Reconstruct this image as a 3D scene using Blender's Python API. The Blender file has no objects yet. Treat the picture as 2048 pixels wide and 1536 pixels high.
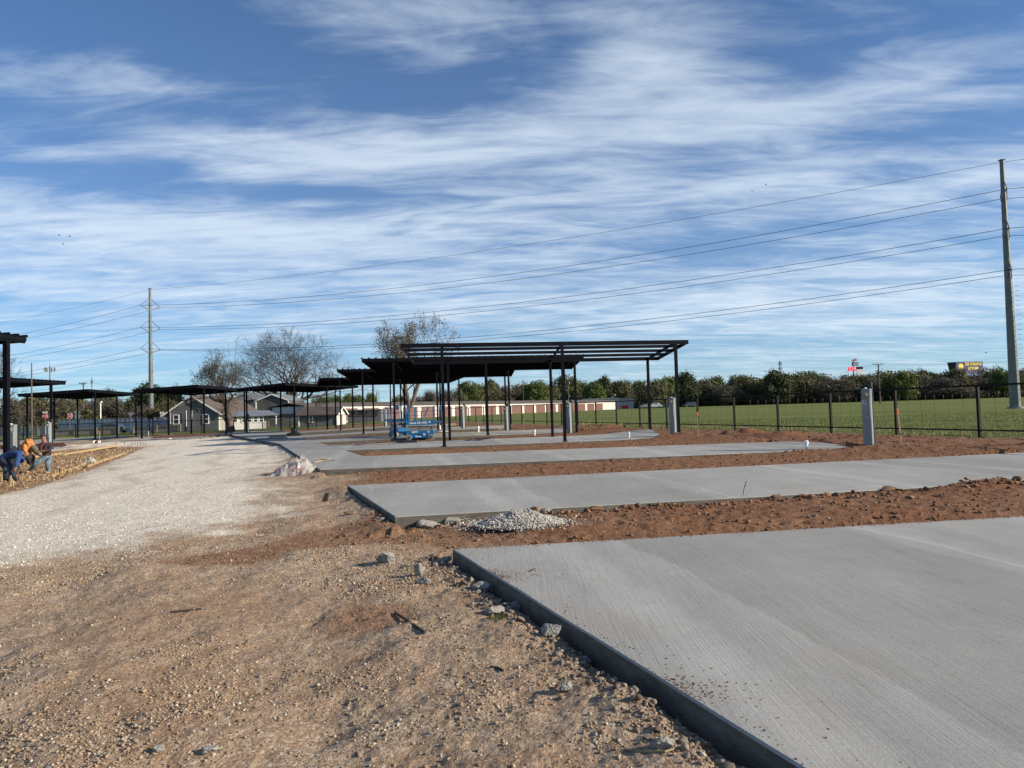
import bpy, bmesh, math, random
import numpy as np
from mathutils import Vector, Matrix
random.seed(7); rng = np.random.default_rng(7)
scn = bpy.context.scene; COL = scn.collection
R = math.radians

# ------------------------------------------------------------------ camera
F = 1420.0; CAMZ = 1.75; PITCH = R(2.1); ROLL = R(1.7)
fw = Vector((0, math.cos(PITCH), math.sin(PITCH))); r0 = Vector((1, 0, 0)); u0 = Vector((0, -math.sin(PITCH), math.cos(PITCH)))
rt = r0*math.cos(ROLL) - u0*math.sin(ROLL); up = r0*math.sin(ROLL) + u0*math.cos(ROLL)
cam = bpy.data.objects.new('camera', bpy.data.cameras.new('camera')); COL.objects.link(cam)
m = Matrix((rt, up, -fw)).transposed().to_4x4(); m.translation = (0, 0, CAMZ); cam.matrix_world = m
cam.data.sensor_width = 36; cam.data.lens = 36*F/2048; cam.data.clip_start = .05; cam.data.clip_end = 6000
scn.camera = cam
def ray(px, py): return fw + rt*((px-1024)/F) + up*((768-py)/F)
def at(px, py, Y):                      # point seen at a photo pixel, Y metres ahead
    d = ray(px, py); return Vector((0, 0, CAMZ)) + d*(Y/d.y)
def gp(px, py, z=0.0):                  # point on the level z seen at a photo pixel
    d = ray(px, py); return Vector((0, 0, CAMZ)) + d*((z-CAMZ)/d.z)

# ------------------------------------------------------------------ light
SUN_EL = 23.0; SUNV = Vector((.972, -.235, 0)).normalized()
w = bpy.data.worlds.new('World'); scn.world = w; w.use_nodes = True
nt = w.node_tree; N = nt.nodes; L = nt.links; N.clear()
def nd(t, **k):
    n = N.new(t)
    for a, b in k.items(): setattr(n, a, b)
    return n
def mth(op, a, b=None, c=None):
    n = nd('ShaderNodeMath', operation=op)
    for i, v in enumerate((a, b, c)):
        if v is None: continue
        if isinstance(v, (int, float)): n.inputs[i].default_value = v
        else: L.new(v, n.inputs[i])
    return n.outputs[0]
sky = nd('ShaderNodeTexSky', sky_type='NISHITA', sun_disc=False, sun_elevation=R(SUN_EL), sun_rotation=math.atan2(SUNV.x, SUNV.y), air_density=1.0, dust_density=.1, ozone_density=3.0)
tc = nd('ShaderNodeTexCoord'); sx = nd('ShaderNodeSeparateXYZ'); L.new(tc.outputs['Generated'], sx.inputs[0])
zz = mth('ADD', mth('MAXIMUM', sx.outputs[2], 0.0), .10)
u_ = mth('DIVIDE', sx.outputs[0], zz); v_ = mth('DIVIDE', sx.outputs[1], zz)
cb = nd('ShaderNodeCombineXYZ'); L.new(u_, cb.inputs[0]); L.new(v_, cb.inputs[1])
def cloud(scale, det, rough, rotz, sc, dist, off):
    mp = nd('ShaderNodeMapping'); mp.inputs['Rotation'].default_value = (0, 0, R(rotz)); mp.inputs['Scale'].default_value = sc; mp.inputs['Location'].default_value = off
    L.new(cb.outputs[0], mp.inputs[0])
    n = nd('ShaderNodeTexNoise'); n.inputs['Scale'].default_value = scale; n.inputs['Detail'].default_value = det; n.inputs['Roughness'].default_value = rough; n.inputs['Distortion'].default_value = dist
    L.new(mp.outputs[0], n.inputs[0]); return n.outputs['Fac']
c1 = cloud(1.0, 8, .55, -14, (.5, 1.25, 1), .9, (3.1, 1.7, 0))
c2 = cloud(2.8, 9, .58, -20, (.5, 1.35, 1), 1.1, (7.3, 2.2, 0))
c3 = cloud(7.0, 8, .58, -24, (.42, 1.35, 1), 1.1, (1.3, 4.2, 5))
def blob(px, py, sx_, sy_, amt):        # broad clear or cloudy quarter of the sky, by direction
    d0 = ray(px, py).normalized()
    vs = nd('ShaderNodeVectorMath', operation='SUBTRACT'); L.new(tc.outputs['Generated'], vs.inputs[0]); vs.inputs[1].default_value = d0
    side = Vector((d0.y, -d0.x, 0)).normalized(); upv = side.cross(d0)
    outs = []
    for ax, s in ((side, sx_), (upv, sy_)):
        dp = nd('ShaderNodeVectorMath', operation='DOT_PRODUCT'); L.new(vs.outputs[0], dp.inputs[0]); dp.inputs[1].default_value = ax/(s/F)
        outs.append(mth('POWER', mth('ABSOLUTE', dp.outputs['Value']), 2.0))
    return mth('MULTIPLY', mth('EXPONENT', mth('MULTIPLY', mth('ADD', *outs), -1.0)), amt)
s = mth('ADD', mth('MULTIPLY', c1, .34), mth('ADD', mth('MULTIPLY', c2, .50), mth('MULTIPLY', c3, .30)))
BL = [(360, 60, 330, 85, -.20), (880, 185, 190, 45, -.20), (1070, 110, 110, 60, -.17), (60, 235, 200, 60, -.12), (450, 230, 130, 28, -.13),
      (120, 350, 260, 28, -.10), (620, 385, 330, 22, -.12), (1150, 545, 430, 25, -.05), (1480, 480, 250, 30, -.08), (1900, 60, 300, 60, -.07), (1900, 255, 220, 25, -.08), (1360, 300, 200, 28, -.09),
      (720, 70, 230, 62, .17), (300, 165, 250, 38, .16), (260, 265, 260, 45, .15), (780, 300, 360, 50, .15), (60, 300, 120, 25, .13), (1300, 60, 160, 70, .15), (1200, 170, 300, 55, .10),
      (1600, 220, 340, 45, .12), (1150, 400, 420, 45, .12), (1620, 330, 160, 26, .12), (420, 470, 620, 45, .15), (1750, 400, 380, 38, .12), (1700, 600, 500, 60, .10), (350, 560, 620, 50, .11), (1100, 620, 500, 30, .08), (1750, 150, 320, 30, .07)]
for b in BL: s = mth('ADD', s, blob(*b))
rmp = nd('ShaderNodeMapRange', interpolation_type='SMOOTHSTEP'); L.new(s, rmp.inputs[0]); rmp.inputs[1].default_value = .47; rmp.inputs[2].default_value = .84; rmp.inputs[3].default_value = 0; rmp.inputs[4].default_value = .62
# thin even veil low in the sky
veil = mth('MULTIPLY', mth('EXPONENT', mth('MULTIPLY', mth('MAXIMUM', sx.outputs[2], 0.0), -3.4)), .40)
fac = mth('MINIMUM', mth('ADD', rmp.outputs[0], veil), .9)
tint = nd('ShaderNodeMix', data_type='RGBA', blend_type='MULTIPLY'); tint.inputs[0].default_value = 1
L.new(sky.outputs[0], tint.inputs[6]); tint.inputs[7].default_value = (.34, .90, 1.40, 1)
mx = nd('ShaderNodeMix', data_type='RGBA'); L.new(fac, mx.inputs[0]); L.new(tint.outputs[2], mx.inputs[6]); mx.inputs[7].default_value = (9.6, 11.0, 12.4, 1)
bg = nd('ShaderNodeBackground'); bg.inputs[1].default_value = .055; L.new(mx.outputs[2], bg.inputs[0])
ow = nd('ShaderNodeOutputWorld'); L.new(bg.outputs[0], ow.inputs[0])
sun = bpy.data.objects.new('sun', bpy.data.lights.new('sun', 'SUN')); COL.objects.link(sun)
sun.data.energy = 5.0; sun.data.angle = R(.53); sun.data.color = (1, .88, .70)
sd = Vector((SUNV.x*math.cos(R(SUN_EL)), SUNV.y*math.cos(R(SUN_EL)), math.sin(R(SUN_EL))))
sun.rotation_euler = sd.to_track_quat('Z', 'Y').to_euler()
scn.view_settings.view_transform = 'Standard'; scn.view_settings.look = 'None'; scn.view_settings.exposure = 0.58; scn.view_settings.gamma = 1

# ------------------------------------------------------------------ materials
def mat(name, col, rough=.6, metal=0, var=.12, scale=8, bump=0, bscale=60, col2=None, spec=.5, stretch=None, emit=None, coat=0):
    M = bpy.data.materials.new(name); M.use_nodes = True; t = M.node_tree; n = t.nodes; l = t.links
    b = n['Principled BSDF']; b.inputs['Roughness'].default_value = rough; b.inputs['Metallic'].default_value = metal; b.inputs['Specular IOR Level'].default_value = spec; b.inputs['Coat Weight'].default_value = coat
    tcn = n.new('ShaderNodeTexCoord'); mp = n.new('ShaderNodeMapping'); l.new(tcn.outputs['Object'], mp.inputs[0])
    if stretch: mp.inputs['Scale'].default_value = stretch
    nz = n.new('ShaderNodeTexNoise'); nz.inputs['Scale'].default_value = scale; nz.inputs['Detail'].default_value = 6; nz.inputs['Roughness'].default_value = .65; l.new(mp.outputs[0], nz.inputs[0])
    cr = n.new('ShaderNodeValToRGB'); a = np.array(col[:3])
    c2 = np.array(col2[:3]) if col2 is not None else np.clip(a*(1+var*2.5), 0, 1)
    c1_ = a if col2 is not None else a*(1-var*2.5)
    cr.color_ramp.elements[0].position = .3; cr.color_ramp.elements[0].color = (*np.clip(c1_, 0, 1), 1); cr.color_ramp.elements[1].position = .7; cr.color_ramp.elements[1].color = (*c2, 1)
    l.new(nz.outputs['Fac'], cr.inputs[0]); l.new(cr.outputs[0], b.inputs['Base Color'])
    if bump:
        n2 = n.new('ShaderNodeTexNoise'); n2.inputs['Scale'].default_value = bscale; n2.inputs['Detail'].default_value = 5; l.new(mp.outputs[0], n2.inputs[0])
        bm_ = n.new('ShaderNodeBump'); bm_.inputs['Strength'].default_value = bump; bm_.inputs['Distance'].default_value = .02; l.new(n2.outputs['Fac'], bm_.inputs['Height']); l.new(bm_.outputs[0], b.inputs['Normal'])
    if emit: b.inputs['Emission Color'].default_value = (*emit[:3], 1); b.inputs['Emission Strength'].default_value = emit[3]
    return M
K = {}
K['steel'] = mat('black_steel', (.005, .0055, .009), .55, .0, .15, 3, .05, 20, spec=.08)
K['roofsheet'] = mat('black_roofing', (.006, .007, .011), .5, 0, .15, 2, spec=.08)
K['fence'] = mat('black_fence', (.005, .005, .006), .6, spec=.2)
K['galv'] = mat('galvanised', (.14, .155, .15), .6, .1, .12, 1.2)
K['galvd'] = mat('galvanised_dark', (.11, .12, .12), .5, .4)
K['wire'] = mat('conductor', (.012, .014, .02), .5, .5)
K['blue'] = mat('blue_paint', (.008, .125, .30), .38, 0, .1, 6, coat=.3)
K['blued'] = mat('blue_paint_worn', (.007, .10, .25), .5, 0, .2, 6)
K['grey'] = mat('grey_paint', (.22, .22, .215), .55)
K['white'] = mat('white_paint', (.78, .78, .76), .5, var=.04)
K['tyre'] = mat('tyre', (.26, .25, .24), .8)
K['black'] = mat('black_plastic', (.012, .012, .013), .5)
K['ped'] = mat('pedestal_grey', (.215, .245, .25), .45, .1, .06, 4)
K['meterglass'] = mat('meter_glass', (.25, .21, .15), .15)
K['pvc'] = mat('pvc', (.82, .82, .80), .35, var=.03)
K['wood'] = mat('lumber', (.38, .27, .145), .75, var=.15, scale=14, stretch=(1, 1, 6))
K['woodg'] = mat('weathered_wood', (.24, .20, .165), .85, var=.2, scale=6, stretch=(1, 1, .2))
K['woodpole'] = mat('pole_wood', (.10, .075, .055), .85, var=.2, scale=5, stretch=(1, 1, .1))
K['rust'] = mat('primer_steel', (.055, .018, .014), .65, .1, .25, 5)
K['chunk'] = mat('broken_concrete', (.16, .155, .14), .95, col2=(.34, .33, .30), scale=18, bump=.9, bscale=60)
K['claychunk'] = mat('clay_lump', (.13, .07, .04), .95, col2=(.27, .17, .10), scale=15, bump=.9, bscale=60)
K['siding'] = mat('grey_siding', (.105, .11, .115), .7, var=.05)
K['sidingw'] = mat('white_siding', (.54, .53, .50), .65, var=.04)
K['beige'] = mat('beige_siding', (.28, .27, .24), .7)
K['shingle'] = mat('brown_shingle', (.095, .074, .062), .9, var=.15, scale=3)
K['shingled'] = mat('dark_shingle', (.07, .055, .048), .9, var=.15, scale=3)
K['metalroof'] = mat('metal_roof', (.22, .24, .26), .5, .3)
K['glass'] = mat('window_glass', (.012, .016, .02), .08)
K['door'] = mat('roller_door', (.135, .055, .040), .6, var=.06, scale=1)
K['barn'] = mat('barn_grey', (.085, .082, .08), .7, var=.05)
K['corr'] = mat('corrugated', (.30, .34, .40), .5, .1, .08, 1)
K['redsign'] = mat('sign_red', (.55, .02, .03), .5)
K['signback'] = mat('sign_back', (.30, .31, .31), .45, .5)
K['navy'] = mat('sign_navy', (.03, .025, .12), .5, var=.1)
K['navyd'] = mat('sign_dark', (.010, .022, .045), .4)
K['yellow'] = mat('sign_yellow', (.85, .70, .12), .5, var=.06)
K['led'] = mat('led_red', (.4, .0, .02), .5, emit=(.9, .01, .05, .8))
K['leddig'] = mat('led_digit', (.7, .3, .3), .5, emit=(1, .35, .35, .8))
K['orange'] = mat('orange_net', (.80, .17, .03), .6)
K['skin'] = mat('skin', (.23, .10, .06), .55, var=.05)
K['navyshirt'] = mat('blue_shirt', (.012, .05, .17), .8, var=.2, scale=12, bump=.5, bscale=14)
K['maroon'] = mat('maroon_shirt', (.040, .010, .016), .85, var=.15, bump=.5, bscale=14)
K['marsl'] = mat('dark_sleeve', (.014, .010, .018), .85, bump=.5, bscale=14)
K['jeans'] = mat('light_jeans', (.10, .15, .19), .85, var=.28, scale=9, bump=.5, bscale=16)
K['djeans'] = mat('dark_jeans', (.018, .030, .055), .85, var=.25, scale=9, bump=.5, bscale=16)
K['hoodie'] = mat('orange_hoodie', (.46, .185, .055), .85, var=.12, scale=10, bump=.7, bscale=12)
K['camo'] = mat('camouflage', (.05, .045, .03), .85, col2=(.22, .18, .125), scale=16)
K['boot'] = mat('tan_boot', (.42, .27, .12), .7)
K['cap'] = mat('dark_cap', (.018, .018, .024), .8)
K['carw'] = mat('car_white', (.6, .6, .6), .3, coat=.5)
K['card'] = mat('car_dark', (.02, .035, .045), .25, coat=.5)
K['bark'] = mat('bark', (.05, .042, .036), .9, col2=(.11, .095, .08), scale=5, bump=.6, bscale=18)
K['twig'] = mat('twig', (.040, .034, .030), .9)
K['barkw'] = mat('bark_warm', (.075, .055, .042), .9, col2=(.16, .125, .10), scale=5, bump=.6, bscale=18)
def leafmat(name, a, b, sc=.6):
    M = mat(name, a, .75, col2=b, scale=sc); t = M.node_tree; p = t.nodes['Principled BSDF']
    tr = t.nodes.new('ShaderNodeBsdfTranslucent'); ms = t.nodes.new('ShaderNodeMixShader'); ms.inputs[0].default_value = .25
    src = p.inputs['Base Color'].links[0].from_socket; t.links.new(src, tr.inputs[0])
    t.links.new(p.outputs[0], ms.inputs[1]); t.links.new(tr.outputs[0], ms.inputs[2]); t.links.new(ms.outputs[0], t.nodes['Material Output'].inputs[0]); return M
K['lg'] = leafmat('leaf_green', (.045, .068, .014), (.105, .135, .028))
K['lo'] = leafmat('leaf_olive', (.055, .058, .024), (.12, .115, .050))
K['lb'] = leafmat('twig_haze', (.060, .054, .040), (.115, .100, .072))
K['ld'] = leafmat('leaf_dark', (.024, .038, .012), (.065, .085, .025))
K['ly'] = leafmat('leaf_fresh', (.055, .08, .012), (.12, .15, .03))
K['bud'] = leafmat('bud_leaf', (.12, .10, .06), (.25, .21, .13), 2)
K['straw'] = leafmat('straw', (.20, .17, .08), (.36, .31, .16), 3)
K['grassblade'] = leafmat('grass_blade', (.07, .095, .022), (.15, .175, .055), .8)

def plastic():
    M = bpy.data.materials.new('clear_plastic'); M.use_nodes = True; t = M.node_tree; b = t.nodes['Principled BSDF']
    b.inputs['Base Color'].default_value = (.62, .60, .57, 1); b.inputs['Roughness'].default_value = .28; b.inputs['Alpha'].default_value = .62; b.inputs['Transmission Weight'].default_value = .25
    return M
K['plastic'] = plastic()

# ------------------------------------------------------------------ mesh helpers
class MB:
    def __init__(s): s.v = []; s.f = []
    def quad8(s, P):
        o = len(s.v); s.v += [tuple(p) for p in P]
        for q in ((0, 3, 2, 1), (4, 5, 6, 7), (0, 1, 5, 4), (1, 2, 6, 5), (2, 3, 7, 6), (3, 0, 4, 7)): s.f.append([o+i for i in q])
        return s
    def box(s, c, size, rz=0, M=None):
        hx, hy, hz = size[0]/2, size[1]/2, size[2]/2; c = Vector(c)
        P = [Vector(p) for p in ((-hx, -hy, -hz), (hx, -hy, -hz), (hx, hy, -hz), (-hx, hy, -hz), (-hx, -hy, hz), (hx, -hy, hz), (hx, hy, hz), (-hx, hy, hz))]
        Rm = M if M is not None else Matrix.Rotation(rz, 3, 'Z'); s.quad8([c + Rm @ p for p in P]); return s
    def beam(s, a, b, w, h, upv=(0, 0, 1)):
        a = Vector(a); b = Vector(b); d = (b-a).normalized(); U = Vector(upv)
        if abs(d.dot(U)) > .98: U = Vector((1, 0, 0))
        sd_ = d.cross(U).normalized(); U = sd_.cross(d)
        x = sd_*(w/2); z = U*(h/2); s.quad8([a-x-z, a+x-z, b+x-z, b-x-z, a-x+z, a+x+z, b+x+z, b-x+z]); return s
    def tube(s, pts, rad, n=8, cap=True):
        pts = [Vector(p) for p in pts]
        if isinstance(rad, (int, float)): rad = [rad]*len(pts)
        o = len(s.v); prev = None
        for i, p in enumerate(pts):
            d = (pts[min(i+1, len(pts)-1)] - pts[max(i-1, 0)]).normalized()
            if prev is None:
                a = Vector((0, 0, 1)) if abs(d.z) < .9 else Vector((1, 0, 0)); X = d.cross(a).normalized()
            else: X = (prev - d*prev.dot(d)).normalized()
            prev = X; Y = d.cross(X)
            for k in range(n):
                t = 2*math.pi*k/n; s.v.append(tuple(p + (X*math.cos(t)+Y*math.sin(t))*rad[i]))
        for i in range(len(pts)-1):
            for k in range(n):
                a = o+i*n+k; b = o+i*n+(k+1) % n; s.f.append([a, b, b+n, a+n])
        if cap: s.f.append([o+k for k in range(n)][::-1]); s.f.append([o+(len(pts)-1)*n+k for k in range(n)])
        return s
    def prism(s, poly, z0, z1):         # poly: list of (x,y[,z offset])
        o = len(s.v); n = len(poly)
        for q, zz_ in ((0, z0), (1, z1)):
            for p in poly: s.v.append((p[0], p[1], zz_ + (p[2] if len(p) > 2 else 0)))
        s.f.append([o+i for i in range(n)][::-1]); s.f.append([o+n+i for i in range(n)])
        for i in range(n): j = (i+1) % n; s.f.append([o+i, o+j, o+n+j, o+n+i])
        return s
    def ball(s, c, r, sc=(1, 1, 1), nu=12, nv=8, jit=0):
        o = len(s.v); c = Vector(c)
        for i in range(nv+1):
            th = math.pi*i/nv
            for k in range(nu):
                ph = 2*math.pi*k/nu; q = r*(1+random.uniform(-jit, jit))
                s.v.append((c.x+q*sc[0]*math.sin(th)*math.cos(ph), c.y+q*sc[1]*math.sin(th)*math.sin(ph), c.z+q*sc[2]*math.cos(th)))
        for i in range(nv):
            for k in range(nu):
                a = o+i*nu+k; b = o+i*nu+(k+1) % nu; s.f.append([a, a+nu, b+nu, b])
        return s
    def build(s, name, m, parent=None, smooth=False, bevel=0):
        me = bpy.data.meshes.new(name); me.from_pydata(s.v, [], s.f); me.update()
        bm = bmesh.new(); bm.from_mesh(me); bmesh.ops.remove_doubles(bm, verts=bm.verts, dist=1e-6); bmesh.ops.recalc_face_normals(bm, faces=bm.faces)
        if bevel: bmesh.ops.bevel(bm, geom=list(bm.edges), offset=bevel, segments=1, affect='EDGES', clamp_overlap=True)
        bm.to_mesh(me); bm.free()
        if smooth: me.polygons.foreach_set('use_smooth', [True]*len(me.polygons))
        return link(name, me, m, parent)
def link(name, me, m, parent=None):
    o = bpy.data.objects.new(name, me); COL.objects.link(o)
    if m is not None and not me.materials: me.materials.append(m)
    if parent is not None:
        o.parent = parent
        if parent.get('w0') is None: pass
    return o
def np_mesh(name, V, Fc, m, parent=None, smooth=False, attr=None):
    me = bpy.data.meshes.new(name); V = np.asarray(V, np.float32).reshape(-1, 3); Fc = np.asarray(Fc, np.int32); nf, k = Fc.shape
    me.vertices.add(len(V)); me.vertices.foreach_set('co', V.ravel()); me.loops.add(nf*k); me.loops.foreach_set('vertex_index', Fc.ravel())
    me.polygons.add(nf); me.polygons.foreach_set('loop_start', np.arange(0, nf*k, k, dtype=np.int32)); me.polygons.foreach_set('loop_total', np.full(nf, k, np.int32))
    if smooth: me.polygons.foreach_set('use_smooth', np.ones(nf, bool))
    me.update(calc_edges=True); me.validate()
    if attr is not None:
        for an, arr in attr.items():
            a = me.color_attributes.new(an, 'FLOAT_COLOR', 'POINT'); a.data.foreach_set('color', np.asarray(arr, np.float32).ravel())
    return link(name, me, m, parent)
def tag(o, label=None, cat=None, group=None, kind=None):
    if label: o['label'] = label
    if cat: o['category'] = cat
    if group: o['group'] = group
    if kind: o['kind'] = kind
    return o
def thing(name, label, cat, loc=(0, 0, 0), rz=0, group=None):
    o = bpy.data.objects.new(name, None); COL.objects.link(o); o.location = loc; o.rotation_euler = (0, 0, rz); o.empty_display_size = .2
    return tag(o, label, cat, group)
def children(o): return [c for c in bpy.data.objects if c.parent == o]
def dup(root, loc, rz=0, label=None, scale=None):
    r = root.copy(); COL.objects.link(r); r.location = loc; r.rotation_euler = (0, 0, rz)
    if label: r['label'] = label
    if scale: r.scale = scale if hasattr(scale, '__len__') else (scale,)*3
    for ch in children(root):
        c = ch.copy(); COL.objects.link(c); c.parent = r
        for g in children(ch):
            d = g.copy(); COL.objects.link(d); d.parent = c
    return r
def text(body, size, name, m, parent, M, ext=.004, align='CENTER', bold=0, xs=1):
    cu = bpy.data.curves.new(name, 'FONT'); cu.body = body; cu.size = size; cu.extrude = ext; cu.align_x = align; cu.align_y = 'CENTER'; cu.offset = bold
    o = bpy.data.objects.new(name, cu); COL.objects.link(o); bpy.context.view_layer.update()
    me = bpy.data.meshes.new_from_object(o.evaluated_get(bpy.context.evaluated_depsgraph_get())); bpy.data.objects.remove(o)
    me.materials.clear(); me.transform(M @ Matrix.Diagonal((xs, 1, 1, 1))); return link(name, me, m, parent)
FACE = Matrix.Rotation(R(90), 4, 'X')       # text standing up, read from -Y

# ------------------------------------------------------------------ noise
def _h(ix, iy, s):
    n = (ix.astype(np.int64)*374761393 + iy.astype(np.int64)*668265263 + s*974634777) & 0x7fffffff
    n = ((n ^ (n >> 13))*1274126177) & 0x7fffffff; n = (n ^ (n >> 16)) & 0xffffff
    return n/float(0xffffff)
def vn(x, y, s=0):
    ix = np.floor(x); iy = np.floor(y); fx = x-ix; fy = y-iy; fx = fx*fx*(3-2*fx); fy = fy*fy*(3-2*fy)
    a = _h(ix, iy, s); b = _h(ix+1, iy, s); c = _h(ix, iy+1, s); d = _h(ix+1, iy+1, s)
    return (a*(1-fx)+b*fx)*(1-fy) + (c*(1-fx)+d*fx)*fy
def fbm(x, y, o=4, s=0, g=.5):
    t = 0; a = 1; n = 0
    for i in range(o): t = t + a*vn(x*2**i+17*i, y*2**i-9*i, s+i); n += a; a *= g
    return t/n
def ss(a, b, x): t = np.clip((x-a)/(b-a), 0, 1); return t*t*(3-2*t)
def inpoly(x, y, P):
    r = np.zeros(x.shape, bool); n = len(P)
    for i in range(n):
        x1, y1 = P[i][:2]; x2, y2 = P[(i+1) % n][:2]
        c = ((y1 > y) != (y2 > y)) & (x < (x2-x1)*(y-y1)/((y2-y1) + 1e-12) + x1); r ^= c
    return r
def sdist(x, y, P):                     # signed distance to a polygon, inside positive
    d = np.full(x.shape, 1e9); n = len(P)
    for i in range(n):
        x1, y1 = P[i][:2]; x2, y2 = P[(i+1) % n][:2]; ex, ey = x2-x1, y2-y1
        t = np.clip(((x-x1)*ex+(y-y1)*ey)/(ex*ex+ey*ey+1e-12), 0, 1); d = np.minimum(d, np.hypot(x-x1-t*ex, y-y1-t*ey))
    return np.where(inpoly(x, y, P), d, -d)

# ------------------------------------------------------------------ layout shared by ground and slabs
BACK = [(-140, 92), (-61, 84), (-48, 83), (-33.8, 86), (-19.6, 95), (-10.75, 103.9)]      # back fence line
bx = np.array([p[0] for p in BACK]); by = np.array([p[1] for p in BACK])
def sFence(x, y): return ((x-15.65) + (y-23.9)*.33)/1.053
def base(x, y):
    a = np.asarray(x/np.maximum(y, 1)); s_ = ss(-.36, -.14, a)
    Rr = np.interp(y, [0, 34, 43, 54, 68, 110, 150, 220, 500], [0, 0, .05, .16, .30, .5, .7, .95, 1.2])
    Ll = np.interp(y, [0, 18, 24, 60, 75, 100, 400], [0, 0, -.03, -.04, .0, .05, .3])
    h = Rr*s_ + Ll*(1-s_); f = sFence(x, y); near = (y < 115)
    bank = .33*ss(-6.5, -.5, f)*ss(12, 22, y)
    return np.where(near, np.maximum(h, bank), h)
def gz(x, y): return float(base(np.array([float(x)]), np.array([float(y)]))[0])
ZS = .18
def g2(px, py, z=ZS): p = gp(px, py, z); return (p.x, p.y)
def ext(a, b, t): a = np.array(a); b = np.array(b); d = (b-a)/np.linalg.norm(b-a); return tuple(a + d*t)
e1 = np.array([.985, .17]); e2 = np.array([-.045, .999]); dr = np.array([-.38, 1.0])
A_rl = g2(905, 1098); A_rr = ext(A_rl, g2(2048, 1032), 24); A_fl = tuple(np.array(A_rl) - dr*13); A_fr = (A_rr[0]+4, A_rr[1]-13)
B_rl = g2(695, 971); B_rr = ext(B_rl, g2(2048, 905), 21); B_fl = g2(790, 1033); B_fr = ext(B_fl, g2(2048, 963), 21)
C_fl = g2(640, 939); C_fr = g2(1730, 897); C_rl = g2(700, 913); C_rr = g2(1622, 881)
C_rl2 = ext(C_rr, C_rl, 21)
FP = [np.array([-3.19, 32.7]), np.array([-7.21, 43.3]), np.array([-11.5, 54.6])]
F4 = np.array([-16.4, 67.6])
def edge_x(y): return C_fl[0] + (y-C_fl[1])*-.385          # left edge of the apron
slabs = {}
slabs['near'] = [A_fl, A_fr, A_rr, A_rl]
slabs['second'] = [B_fl, B_fr, B_rr, B_rl]
def pad(P0, tl, tr, w0, w1, z): a = P0 + e1*tl - e2*w0; b = P0 + e1*tr - e2*w0; c = P0 + e1*tr + e2*w1; d = P0 + e1*tl + e2*w1; return [tuple(a), tuple(b), tuple(c), tuple(d)]
def clipx(P): return P
ax = lambda y: edge_x(y)+2.35
slabs['third'] = [C_fl, C_fr, C_rr, tuple(np.array([ax(C_rl[1]), C_rl[1]]))]
def padk(P0, tr, w1=6.0):
    yl = P0[1]-.75; a = (ax(yl), yl - .0); b = tuple(P0+e1*tr-e2*.35); c = tuple(P0+e1*(tr+.8)+e2*w1); y2 = P0[1]+w1-1.15; d = (ax(y2), y2); return [a, b, c, d]
slabs['fourth'] = padk(FP[0], 10.6); slabs['fifth'] = padk(FP[1], 10.5); slabs['sixth'] = padk(FP[2], 10.5)
slabs['seventh'] = padk(F4, 10)
yA = C_fl[1]; apr = []
y3 = C_rl[1]
slabs['apron'] = [(edge_x(y3)+.0, y3), (ax(y3)-.01, y3), (ax(63), 63), (ax(80), 80), (-33, 84), (-29, 73), (-26, 66), (-20.5, 55), (edge_x(42), 42)]
slabs['third'][3] = (ax(y3), y3+.0); slabs['third'].append((edge_x(y3), y3))
slabs['left far'] = [(-29.3, 64.5), (-29.6, 84), (-38, 84), (-37.5, 64)]
slabs['left mid'] = [(-41.2, 67), (-44.6, 85), (-52, 84), (-49, 66)]
slabs['left near'] = [(-31.5, 36), (-31, 54.5), (-41, 54.5), (-41, 36)]
slabs['left front'] = [(-15.9, 6), (-15.6, 18.6), (-24, 18.6), (-24, 6)]
SLABZ = {'left far': .05, 'left mid': .03, 'left near': .0, 'left front': .02}

WG = [g2(p[0], p[1], 0) for p in [(-500, 1170), (0, 1118), (250, 1088), (440, 1055), (520, 1018), (528, 985), (500, 955), (550, 925), (598, 930), (556, 889), (505, 880), (440, 874), (300, 879), (130, 892), (60, 897), (-300, 925), (-300, 940), (60, 905), (135, 899), (290, 893), (262, 905), (190, 935), (100, 962), (0, 988), (-400, 1075)]]
FORM = [g2(p[0], p[1], 0) for p in [(-400, 1075), (0, 988), (100, 962), (190, 935), (262, 905), (290, 893), (135, 899), (60, 905), (-300, 935)]]
FORM2 = FORM
BAND = [g2(p[0], p[1], 0) for p in [(330, 1125), (520, 1080), (640, 1055), (760, 1030), (900, 1045), (1200, 1080), (905, 1100), (760, 1085), (660, 1105), (500, 1130)]]
PATCH = [g2(p[0], p[1], 0) for p in [(640, 1235), (690, 1205), (800, 1215), (830, 1245), (760, 1270), (660, 1265)]]
MOUNDS = [(g2(1480, 880, .1), 1.3, .8, .30), (g2(1560, 882, .1), 1.2, .8, .26), (g2(1350, 880, .1), 1.5, .8, .16), (g2(1600, 905, .1), .8, .5, .14), (g2(1850, 900, .1), 2.2, .8, .10),
          (g2(770, 906, .1), 1.6, .35, .10), (g2(850, 903, .1), 1.0, .3, .08), (g2(1600, 982, .1), 1.6, .5, .06), (g2(1950, 975, .1), .9, .5, .12), (g2(1250, 876, .1), 1.6, .8, .14), (g2(20, 930, 0), 2.2, 1.2, .28), (g2(60, 922, 0), 1.2, 1.0, .22), (g2(150, 897, 0), 3.4, 1.0, .22),
          (g2(230, 893, 0), 2.5, 1.0, .15), (g2(770, 1115, 0), .35, .2, .05), (g2(1215, 860, .2), 2.4, 1.1, .22), (g2(1130, 858, .2), 2.4, 1.1, .15)]

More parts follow.
